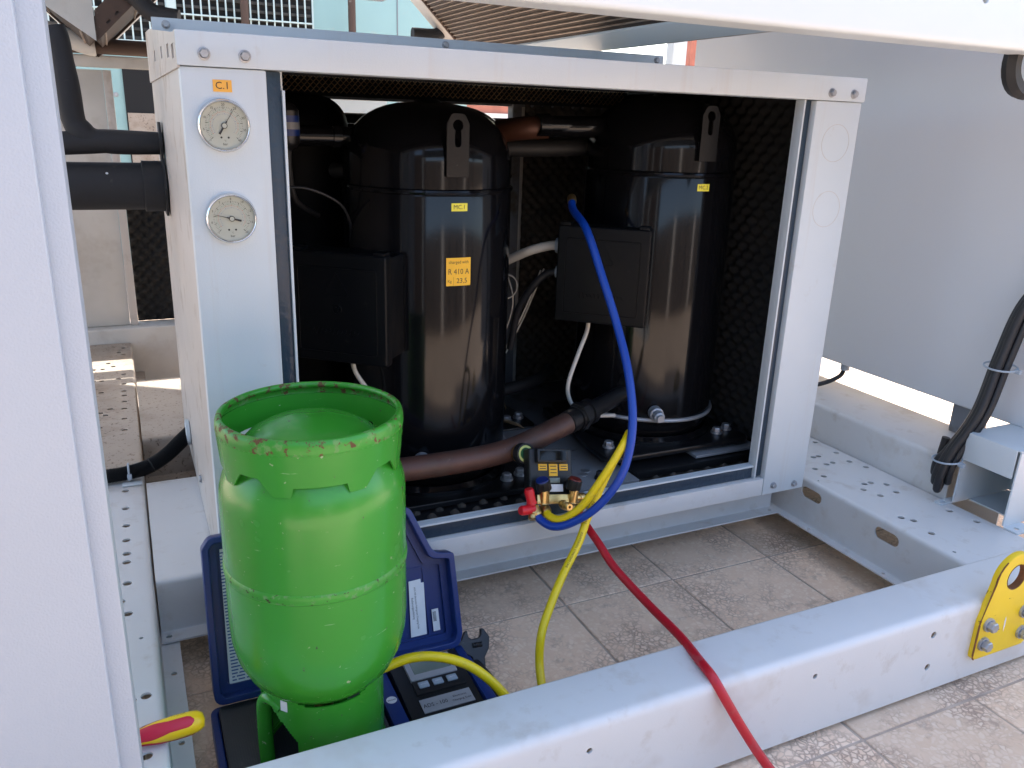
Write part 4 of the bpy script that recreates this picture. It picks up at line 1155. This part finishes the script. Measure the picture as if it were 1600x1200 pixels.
mk('rolled_rim', *latheg([(.1330, .6380), (.1352, .6400), (.1362, .6480), (.1355, .6580), (.1335, .6640), (.1300, .6660), (.1265, .6645), (.1252, .6605), (.1262, .6570), (.1295, .6555)], 96, gb), 'green_worn', gc, ang=60)
# valve guard (lower here)
def guard(a, t):
    q = math.degrees(a) % 360
    if 184 < q < 234 and t < .90 - .42 * ((q - 184) / 50) ** 1.6: return True
    d2 = abs((math.degrees(a) - 25 + 180) % 360 - 180)
    if d2 < 30 and t < .62: return True
    d3 = (math.degrees(a) + 360) % 360
    e = abs((d3 - 268 + 180) % 360 - 180)
    return t > .90 - .0 and e < 44 and t > .86 + .14 * (e / 44) ** 2
skirt('valve_guard', gc, .099, .099, .064, .228, guard, 'green_paint', rows=40, seg=180)
# rolled hand-hole edge at the left
pts = []
for k in range(31):
    t = k / 30
    a = R(205 - 30 + 60 * (.5 - .5 * math.cos(PI * t)))
    z = .068 + .128 * math.sin(PI * t) ** .55 if False else .070
    pts.append((GX + .1 * math.cos(a), GY + .1 * math.sin(a), z))
hp = []
for (q, z) in ((186, .062), (184, .09), (183, .12), (184, .15), (187, .178), (194, .198), (204, .204), (216, .196)):
    hp.append((GX + .0975 * math.cos(R(q)), GY + .0975 * math.sin(R(q)), z))
hp = spline(hp, 6)
mk('hand_hole_roll', *tubeg(hp, lambda t: .0125 * (1 - .6 * max(0, (t - .6) / .4)), 14), 'green_paint', gc, ang=60)
inner = [(GX + .088 * math.cos(R(160 + 90 * k / 20)), GY + .088 * math.sin(R(160 + 90 * k / 20))) for k in range(21)]
mk('valve_stem', *cyl((GX, GY, .2), (GX, GY, .09), .016), 'brass', gc)
mk('valve_outlet', *cyl((GX, GY, .165), (GX + .055, GY + .008, .165), .011), 'brass', gc)
mk('guard_base_ring', *latheg([(.092, .062), (.1005, .062), (.1025, .066), (.1005, .072), (.094, .070)], 60, gb), 'green_paint', gc)
def gtext(s_, size, a_mid, z):
    rad = .0993
    v_, f_ = textg(s_, size)
    vv = [(GX + rad * math.cos(a_mid + q[0] / rad), GY + rad * math.sin(a_mid + q[0] / rad), z + q[1]) for q in v_]
    mk('stamped_text', vv, f_, 'green_emboss' if s_ != '457' else 'rust', gc, smooth=False)
gtext('11.6 kg', .0105, R(-92), .092)
gtext('22', .0085, R(-86), .107)
gtext('457', .0090, R(-77), .103)
gtext('3', .0100, R(-60), .125)
for k in range(3): gtext('2301-1084-27', .0060, R(-60), .116 - k * .0085)
mk('weight_sticker', *boxg(0, .001, -.006, .006, -.009, .009), 'paper', gc, bevel=0).data.transform(Matrix.Translation((GX, GY, .208)) @ Matrix.Rotation(R(222), 4, 'Z') @ Matrix.Translation((.0995, 0, 0)))

# ================================================================== BLUE CASE AND SCALE
cs = thing('carrying_case', 'open dark blue plastic case with its lid leaning up behind the green cylinder', 'case', (.2, -.26, 0))
tray = [(-.050, -.405), (.445, -.405), (.445, -.112), (-.050, -.112)]
to = fillet(tray, [.02, .04, .02, .02])
ti = fillet([(-.037, -.394), (.434, -.394), (.434, -.122), (-.037, -.122)], [.015, .03, .015, .015])
plate('tray_wall', to, [ti], .046, axes((0, 0, .026), (1, 0, 0), (0, 1, 0)), 'case_blue', cs, bevel=.003)
plate('tray_floor', [(p.x * .999, p.y * .999) for p in ti], [], .006, axes((0, 0, .007), (1, 0, 0), (0, 1, 0)), 'case_blue', cs)
kk = math.sqrt(1 + .35 ** 2)
LM = axes((0, -.112, .056), (1, 0, 0), (0, .35 / kk, 1 / kk))       # lid plane, x right, y up the lid
lo = [(-.042, .004), (.424, .004), (.434, .030), (.434, .194), (.392, .200), (.352, .300), (-.022, .304), (-.036, .285)]
def inset(pl, d_):
    n = len(pl); out = []
    for i in range(n):
        p0, p1, p2 = Vector(pl[i - 1]), Vector(pl[i]), Vector(pl[(i + 1) % n])
        n1 = Vector((-(p1 - p0).y, (p1 - p0).x)).normalized(); n2 = Vector((-(p2 - p1).y, (p2 - p1).x)).normalized()
        b_ = (n1 + n2).normalized()
        out.append(p1 + b_ * (d_ / max(.35, b_.dot(n1))))
    return out
LR = [.02, .02, .02, .008, .03, .02, .02, .01]
li = fillet(inset(lo, .012), [max(.006, r - .008) for r in LR])
lr = fillet(inset(lo, .026), [max(.005, r - .012) for r in LR])
lo = fillet(lo, LR)
plate('lid_wall', lo, [li], .040, LM @ Matrix.Translation((0, 0, .012)), 'case_blue', cs, bevel=.002)
plate('lid_panel', li, [], .004, LM @ Matrix.Translation((0, 0, -.004)), 'case_blue', cs)
plate('lid_step', li, [lr], .008, LM @ Matrix.Translation((0, 0, .0025)), 'case_blue', cs)
plate('lid_pocket', fillet([(.20, .030), (.376, .030), (.376, .172), (.20, .172)], .004), [fillet([(.203, .033), (.373, .033), (.373, .169), (.203, .169)], .004)], .003, LM @ Matrix.Translation((0, 0, -.0005)), 'case_blue', cs)
pap = plate('paper_label', [(.335, .036), (.368, .036), (.373, .140), (.367, .140), (.367, .148), (.342, .147)], [], .0008, LM @ Matrix.Translation((0, 0, .0022)), 'paper', cs)
for k, (s_, xx) in enumerate((('ADS-100 Electronic Refrigerant Charging Scale', .3525), ('Bedienungsanleitung', .3455))):
    v_, f_ = textg(s_, .0052 if k == 0 else .0062)
    mk('printing', [LM @ Vector((xx + q[1], .092 - q[0] * .85, .0029)) for q in v_], f_, 'ink', pap, smooth=False)
st_ = plate('barcode_label', [(.383, .038), (.397, .038), (.397, .082), (.383, .082)], [], .0008, LM @ Matrix.Translation((0, 0, .0022)), 'paper', cs)
for k in range(9):
    mk('barcode_bar', [LM @ Vector(q) for q in ((.3845, .058 + k * .0022, .0029), (.3915, .058 + k * .0022, .0029), (.3915, .0592 + k * .0022, .0029), (.3845, .0592 + k * .0022, .0029))], [(0, 1, 2, 3)], 'ink', st_, smooth=False)
ins = plate('instruction_sheet', [(-.012, .020), (.30, .020), (.30, .278), (-.004, .276)], [], .0008, LM @ Matrix.Translation((0, 0, .0012)), 'paper', cs)
random.seed(3)
g = G()
for r in range(40):
    y = .034 + r * .006
    x = -.006
    while x < .28:
        l = random.uniform(.004, .018)
        g.add(([LM @ Vector(q) for q in ((x, y, .0020), (min(x + l, .285), y, .0020), (min(x + l, .285), y + .0024, .0020), (x, y + .0024, .0020))], [(0, 1, 2, 3)]))
        x += l + .003
g.mk('printing', 'ink_blue', ins, smooth=False)
plate('small_label', [(.0, .0), (.03, .0), (.03, .010), (.0, .010)], [], .0006, axes((.00, -.1115, .036), (1, 0, 0), (0, 0, 1)) @ Matrix.Translation((-.02, 0, -.0145 + .014)), 'paper', cs)

sc = thing('charging_scale', 'flat charging scale with ribbed grey platform and black control unit in the case', 'scale', (.2, -.26, .01))
plt = box('platform', (-.036, .236, -.392, -.124, .011, .054), 'device_black', sc, bevel=.004)
mat_ = box('rubber_mat', (-.033, .233, -.389, -.127, .0545, .0575), 'mat_grey', plt, bevel=0)
g = G()
for k in range(66):
    x = -.032 + k * .004
    g.add(boxg(x, x + .0022, -.388, -.128, .0575, .0588))
g.mk('mat_ribs', 'mat_grey', plt, smooth=False)
box('side_rail', (.238, .268, -.392, -.126, .011, .066), 'case_blue', sc, bevel=.006)
mk('round_sticker', *latheg([(.0001, 0), (.0098, 0)], 24, (.2535, -.236, .0664), (0, 0, 1)), 'paper', sc)
text('lettering', 'zoom', .0070, axes((.2535, -.236, .0667), (1, 0, 0), (0, 1, 0)), 'ink', sc)
XF.append(Matrix.Translation((.345, -.26, .064)) @ Matrix.Rotation(R(4), 4, 'X'))
ctl = mk('control_unit', *boxg(-.072, .068, -.130, .118, -.05, .0), 'device_black', sc, bevel=.006)
mk('bezel', *boxg(-.045, .048, .052, .108, -.002, .006), 'label_silver', ctl, bevel=.002)
mk('display', *boxg(-.034, .040, .066, .100, .0055, .0065), 'lcd', ctl, bevel=0)
mk('button_tray', *boxg(-.045, .052, .016, .052, -.002, .004), 'device_black', ctl, bevel=.002)
for k, s_ in enumerate(('OFF/ON', 'ZERO', 'UNITS')):
    bt = mk('button', *boxg(-.036 + k * .028, -.016 + k * .028, .028, .043, .004, .0075), 'button', ctl, bevel=.0015)
    text('button_text', s_, .0042, axes((-.026 + k * .028, .0355, .0078), (1, 0, 0), (0, 1, 0)), 'paper', ctl)
mk('name_plate', *boxg(-.046, .052, -.030, .004, -.001, .0015), 'label_silver', ctl, bevel=0)
text('name_lettering', 'ADS - 100', .0130, axes((-.020, -.014, .0019), (1, 0, 0), (0, 1, 0)), 'ink', ctl, sx=.85)
text('name_lettering', 'Electronic', .0070, axes((.029, -.008, .0019), (1, 0, 0), (0, 1, 0)), 'ink', ctl, sx=.95)
text('name_lettering', 'Charging Scale', .0070, axes((.030, -.018, .0019), (1, 0, 0), (0, 1, 0)), 'ink', ctl, sx=.9)
XF.pop()
box('side_rail', (.414, .432, -.392, -.126, .011, .068), 'case_blue', sc, bevel=.005)
tube('rubber_bumper', [(.452, -.14, .03), (.458, -.22, .034), (.454, -.31, .034), (.44, -.39, .03)], .011, 'black_rubber', cs)

# ================================================================== HAND TOOLS
wr = thing('adjustable_wrench', 'dark steel adjustable wrench head poking out beside the blue case', 'wrench', (.46, -.13, .04))
WM = Matrix.Translation((.462, -.135, .055)) @ Matrix.Rotation(R(50), 4, 'X') @ Matrix.Rotation(R(-4), 4, 'Z')
head = fillet([(-.030, .018), (-.020, .034), (-.015, .036), (-.014, .022), (-.008, .017), (.008, .018), (.0135, .024), (.015, .036), (.021, .034), (.031, .016), (.026, -.006), (.014, -.022), (.012, -.05), (-.010, -.05), (-.013, -.018), (-.045, .002), (-.055, -.004), (-.055, .010), (-.040, .016)], .004)
plate('head', head, [], .013, WM, 'wrench_steel', wr, bevel=.002)
XF.append(WM)
g = G()
for k in range(5): g.add(cyl((-.008 + k * .0042, .004, .0066), (-.0055 + k * .0042, .004, .0066), .0052, 12))
g.mk('worm_screw', 'wrench_steel', wr)
mk('handle', *boxg(-.011, .013, -.14, -.048, -.004, .004), 'wrench_steel', wr, bevel=.002)
XF.pop()

sd = thing('screwdriver', 'red and yellow insulated screwdriver lying on the punched beam, blade hidden', 'screwdriver', (-.11, -.336, ZT))
ax = Vector((1, .045, .012)).normalized()
s0 = Vector((-.180, -.3395, .2045))
prof = [(.004, -.02), (.0105, -.018), (.0125, 0), (.0115, .012), (.0120, .025), (.0155, .045), (.0172, .070), (.0168, .092), (.0150, .104), (.0105, .1115), (.0001, .1135)]
mk('handle', *latheg(prof, 36, s0, ax), 'handle_yellow', sd, ang=60)
u_, w_, d_ = frame(ax)
def grip(nm, amid, half, z0, z1):
    v, f = [], []
    nz, na = 26, 12
    for i in range(nz + 1):
        t = i / nz
        z = z0 + (z1 - z0) * t
        r = None
        for (ra, za), (rb_, zb_) in zip(prof, prof[1:]):
            if za <= z <= zb_: r = ra + (rb_ - ra) * (z - za) / (zb_ - za)
        h = half * (1.75 if t < .45 else 1.75 - .75 * min(1, (t - .45) / .25)) * (1 if t < .9 else math.sqrt(max(0.05, 1 - ((t - .9) / .1) ** 2)))
        for k in range(na + 1):
            a = amid - h + 2 * h * k / na
            e = .0008 * (1 - abs(2 * k / na - 1) ** 4)
            v.append(s0 + d_ * z + (u_ * math.cos(a) + w_ * math.sin(a)) * (r + .0003 + e))
    for i in range(nz):
        for k in range(na):
            q = i * (na + 1) + k
            f.append((q, q + 1, q + na + 2, q + na + 1))
    return mk(nm, v, f, 'handle_red', sd, ang=60)
base_a = math.atan2(Vector((-.1, -.62, .78)).dot(w_), Vector((-.1, -.62, .78)).dot(u_))
for k in range(3): grip('red_grip', base_a + k * 2 * PI / 3 + .05, .50, -.015, .098)
mk('blade', *cyl(s0 - ax * .15, s0 - ax * .015, .003), 'zinc', sd)
v_, f_ = textg('||| || ||||', .010)
aa = base_a - 1.02
mk('printing', [s0 + d_ * (.078 + q[0] * .7) + (u_ * math.cos(aa + q[1] / .017) + w_ * math.sin(aa + q[1] / .017)) * .01755 for q in v_], f_, 'ink', sd, smooth=False)

# ================================================================== CABLES AT THE RIGHT, PIPES AT THE LEFT
for k, (dx, dy, dz, r) in enumerate(((0, .013, .030, .0100), (-.007, .002, .010, .0100), (-.010, -.010, -.006, .0100), (.010, -.020, .016, .0095))):
    pts = [(1.885 + dx * .3, -.290 + dy * .6, .98), (1.872 + dx * .4, -.255 + dy * .7, .80), (1.845 + dx, -.215 + dy * .8, .69), (1.812 + dx, -.208 + dy * .8, .565), (1.768 + dx, -.212 + dy * .75, .43), (1.728 + dx, -.192 + dy * .8, .330), (1.712 + dx, -.182 + dy, .262 + dz), (1.722 + dx, -.174 + dy, .226 + dz), (1.734 + dx * .5, -.170 + dy, .250 + dz), (1.738, -.175 + dy, .32 + dz)]
    o = tube('control_cable', pts, r, 'cable_black', None, n=8, seg=14)
    tag(o, ('leftmost black cable of the tied bundle hanging beside the bracket', 'second black cable from the left in the bundle beside the bracket', 'third black cable from the left in the bundle beside the bracket', 'rightmost black cable of the bundle, against the bracket plate')[k], 'cable', 'tied bundle of black cables')
def tie(c, u, w, ru, rw, label):
    p = [Vector(c) + Vector(u).normalized() * ru * math.cos(a) + Vector(w).normalized() * rw * math.sin(a) for a in [2 * PI * k / 24 for k in range(25)]]
    t_ = thing('cable_tie', label, 'cable tie', c, 'cable ties')
    mk('strap', *tubeg(p, .0024, 6), 'gland_grey', t_)
    mk('head', *boxg(c[0] - .004, c[0] + .006, c[1] - rw - .012, c[1] - rw + .004, c[2] - .006, c[2] + .004), 'gland_grey', t_, bevel=.001)
tie((1.812, -.212, .545), (1, 0, .15), (0, 1, 0), .030, .040, 'upper pale tie strapping the black cables to the wall')
tie((1.718, -.190, .305), (1, 0, .15), (0, 1, -.1), .030, .036, 'lower thin tie around the drooping ends of the black cables')
mk('tie_anchor', *boxg(1.876, 1.8995, -.278, -.245, .535, .556), 'gland_grey', ep, bevel=.003)

cd = thing('corrugated_conduit', 'black corrugated conduit running from the punched beam into the cabinet side', 'conduit', (-.1, .67, .19))
P = spline([(-.34, .652, .2075), (-.22, .652, .2085), (-.155, .655, .2095), (-.105, .665, .216), (-.06, .68, .236), (-.028, .695, .258), (.0, .712, .276)], 40)
mk('tube', *tubeg(P, lambda t: .0165 if int(t * 240) % 2 else .0195, 14), 'black_rubber', cd, ang=20)
tie((-.153, .656, .2095), (0, 0, 1), (0, 1, 0), .023, .023, 'black-looking tie holding the corrugated conduit to the punched beam')
box('clip', (-.17, -.125, .615, .635, ZT + .002, ZT + .006), 'paint_smooth', cd, bevel=.001)
mk('entry_gland', *latheg([(.03, 0), (.034, .002), (.034, .010), (.024, .012)], 24, (.0008, .713, .277), (-1, 0, 0)), 'paint_smooth', cd)

p1 = thing('insulated_pipe', 'black insulated pipe bending down and into the cabinet side, upper of two', 'pipe', (-.1, .7, .98), 'insulated pipes at the left')
tube('pipe', [(-.200, .715, 1.24), (-.192, .712, 1.20), (-.187, .71, 1.14), (-.182, .708, 1.06), (-.172, .706, 1.03), (-.150, .704, 1.010), (-.11, .702, 1.004), (.0, .70, 1.002)], lambda t: .026 + .0012 * math.sin(t * 23), 'insulation', p1, n=8, seg=20)
tube('pipe', [(-.45, .71, .995), (-.30, .706, .995), (-.185, .704, 1.0), (-.12, .702, 1.004)], .0255, 'insulation', p1, n=6, seg=20)
mk('collar', *latheg([(.027, 0), (.055, .001), (.055, .006), (.027, .007)], 6, (-.002, .70, 1.002), (-1, 0, 0)), 'black_rubber', p1)
p2 = thing('insulated_pipe', 'thick black insulated pipe entering the cabinet side, lower of two', 'pipe', (-.1, .7, .84), 'insulated pipes at the left')
tube('pipe', [(-.6, .72, .905), (-.3, .71, .905), (-.035, .70, .905)], .0535, 'insulation', p2, n=6, seg=28)
mk('sleeve', *latheg([(.054, 0), (.058, .002), (.058, .05), (.05, .052)], 28, (-.001, .70, .905), (-1, 0, 0)), 'insulation', p2)
mk('collar', *latheg([(.056, 0), (.075, .001), (.075, .006), (.056, .007)], 6, (-.0015, .70, .905), (-1, 0, 0)), 'black_rubber', p2)
mk('paint_fleck', *latheg([(.0001, .0), (.003, .0)], 8, (-.125, .658, .937), (0, -.8, .6)), 'paper', p2)

# ================================================================== REAR LEFT: panel, foam door, rails
rr = folded('rear_rail', [(2.05, 0.02), (2.05, 0.245), (2.17, 0.245), (2.17, .02)], [0, .008, .008, 0], .004, -1.4, 1.6, YZ, 'paint_dirty')
tag(rr, 'dusty rear rail crossing below the grey panel at far left', 'rail')
rp = thing('rear_cabinet', 'stained grey rear cabinet with a black foam lined bay, behind the left pipes', 'cabinet', (-.3, 2.3, .25))
box('panel', (-1.2, -.118, 2.10, 2.13, .247, 1.205), 'paint_dirty', rp)
box('frame_post', (-.117, -.088, 2.09, 2.125, .247, 1.205), 'paint_side', rp)
box('foam_backing', (-.087, .30, 2.165, 2.19, .247, .74), 'foam', rp, bevel=0)
eggcrate('foam_lining', (-.087, 2.155, .248), (1, 0, 0), (0, 0, 1), .40, .49, .045, .010, 8, 'foam', rp)
box('ledge', (-.08, .4, 2.10, 2.20, .742, .80), 'paint_smooth', rp)
tag(folded('upper_rail', [(2.08, 1.215), (2.08, 1.255), (2.16, 1.255), (2.16, 1.215)], [0, .006, .006, 0], .004, -1.4, 1.0, YZ, 'paint_dirty'), 'dusty upper rail under the brown pipe at upper left', 'rail')
tag(tube('header_pipe', [(-1.4, 2.06, 1.283), (-.1, 2.06, 1.283), (.6, 2.06, 1.283)], .027, 'rust_pipe', None, n=3), 'brown weathered horizontal pipe under the left coil', 'pipe')
tag(tube('insulated_sleeve', [(-.30, 2.045, 1.33), (-.22, 2.045, 1.305), (-.155, 2.05, 1.284), (-.13, 2.05, 1.283)], .034, 'paint_dirty', None, n=5), 'grey sleeve bend joining the brown pipe beside the black vertical pipe', 'pipe')
tag(box('pale_duct', (.50, 1.02, 2.30, 2.6, .9, 1.32), 'paint_smooth'), 'pale duct glimpsed through the slot above the left compressor', 'duct')

# ================================================================== BACKGROUND: teal plant housing, walls
TY_ = 5.0
tb = thing('plant_housing', 'pale teal metal plant housing with dark grilles in the background', 'housing', (1.1, TY_ + .4, 0))
box('wall', (-2.2, 2.49, TY_, TY_ + .8, 0, 3.2), 'teal', tb)
for x in (1.913, 2.33): box('seam', (x, x + .008, TY_ - .004, TY_ - .0005, 0, 3.2), 'galv', tb, bevel=0)
for (x0, x1) in ((-.62, .30), (.36, 1.275)):
    gr = box('grille_back', (x0, x1, TY_ - .012, TY_ - .001, 1.49, 3.0), 'void_shade', tb, bevel=0)
    for k in range(26):
        z = 1.51 + k * .055
        box('louver', (x0 + .01, x1 - .01, TY_ - .03, TY_ - .014, z, z + .018), 'louver_dark', gr, bevel=0)
    n = int((x1 - x0) / .052)
    for k in range(n + 1):
        x = x0 + (x1 - x0) * k / n
        box('guard_bar', (x - .005, x + .005, TY_ - .052, TY_ - .042, 1.49, 3.0), 'teal_light', gr, bevel=0)
    for z in (1.492, 1.68, 1.92, 2.2): box('guard_bar', (x0, x1, TY_ - .064, TY_ - .053, z, z + .010), 'teal_light', gr, bevel=0)
box('grille_post', (.302, .358, TY_ - .07, TY_ - .002, 1.3, 3.1), 'teal_light', tb)
op = box('doorway', (-.008, .40, TY_ - .014, TY_ - .001, .45, 1.32), 'void_shade', tb, bevel=0)  # flat sheet on the wall, the opening's shade put into its colour
box('inner_sheet', (.0, .40, TY_ - .03, TY_ - .016, .45, 1.04), 'paint_dusty', op, bevel=0)
bolt('screw', (-.06, TY_ - .001, 1.155), (0, -1, 0), .012, .01, 'zinc', tb)
for x, z0, lab in ((.79, 1.2, 'brown standpipe before the left grille'), (1.53, 1.1, 'brown standpipe before the plain teal wall')):
    tag(mk('standpipe', *cyl((x, TY_ - .16, 0), (x, TY_ - .16, 3.0), .027), 'rust_pipe'), lab, 'pipe', 'standpipes in the background')
wl = thing('boundary_wall', 'pinkish brick wall with pale band seen through the slot above the compressors', 'wall', (4, 7.2, 0))
box('masonry', (2.6, 6.0, 7.2, 7.4, 0, 1.30), 'brick_red', wl)
box('band', (2.6, 6.0, 7.17, 7.199, .95, 1.14), 'render_white', wl)
pl = box('brick_pillar', (4.62, 4.75, 5.0, 5.3, 0, 2.6), 'brick_red')
tag(pl, 'thin red brick pillar against the bright gap beside the enclosure', 'pillar')
pp = box('parapet', (-14, 14, -7.3, -7.0, 0, 2.3), 'render_tan')
for k in range(12): box('reflection_pier', (-8 + k * 1.4, -7.55 + k * 1.4 + (k % 3) * .2, -6.999, -6.88, 0, 2.28), 'render_white' if k % 3 == 0 else 'render_tan', pp)  # unseen piers added to streak the compressor reflections
tag(pp, 'tan rendered roof parapet behind the camera', 'parapet')

nu = thing('reflection_blocker', 'dark block added behind the camera to darken the compressor reflections', 'blocker', (-3, -3.0, 0))  # added and unseen: darkens the left side of the reflections, cuts bounce
box('dark_face', (-5.2, -0.95, -3.4, -2.9, .15, 2.3), 'fin_brown', nu)
for k in range(5): box('post', (-5.25 + k * 1.06, -5.19 + k * 1.06, -2.899, -2.86, .0, 2.35), 'paint_smooth', nu)
box('base', (-5.25, -.9, -3.42, -2.85, 0, .149), 'paint_smooth', nu)
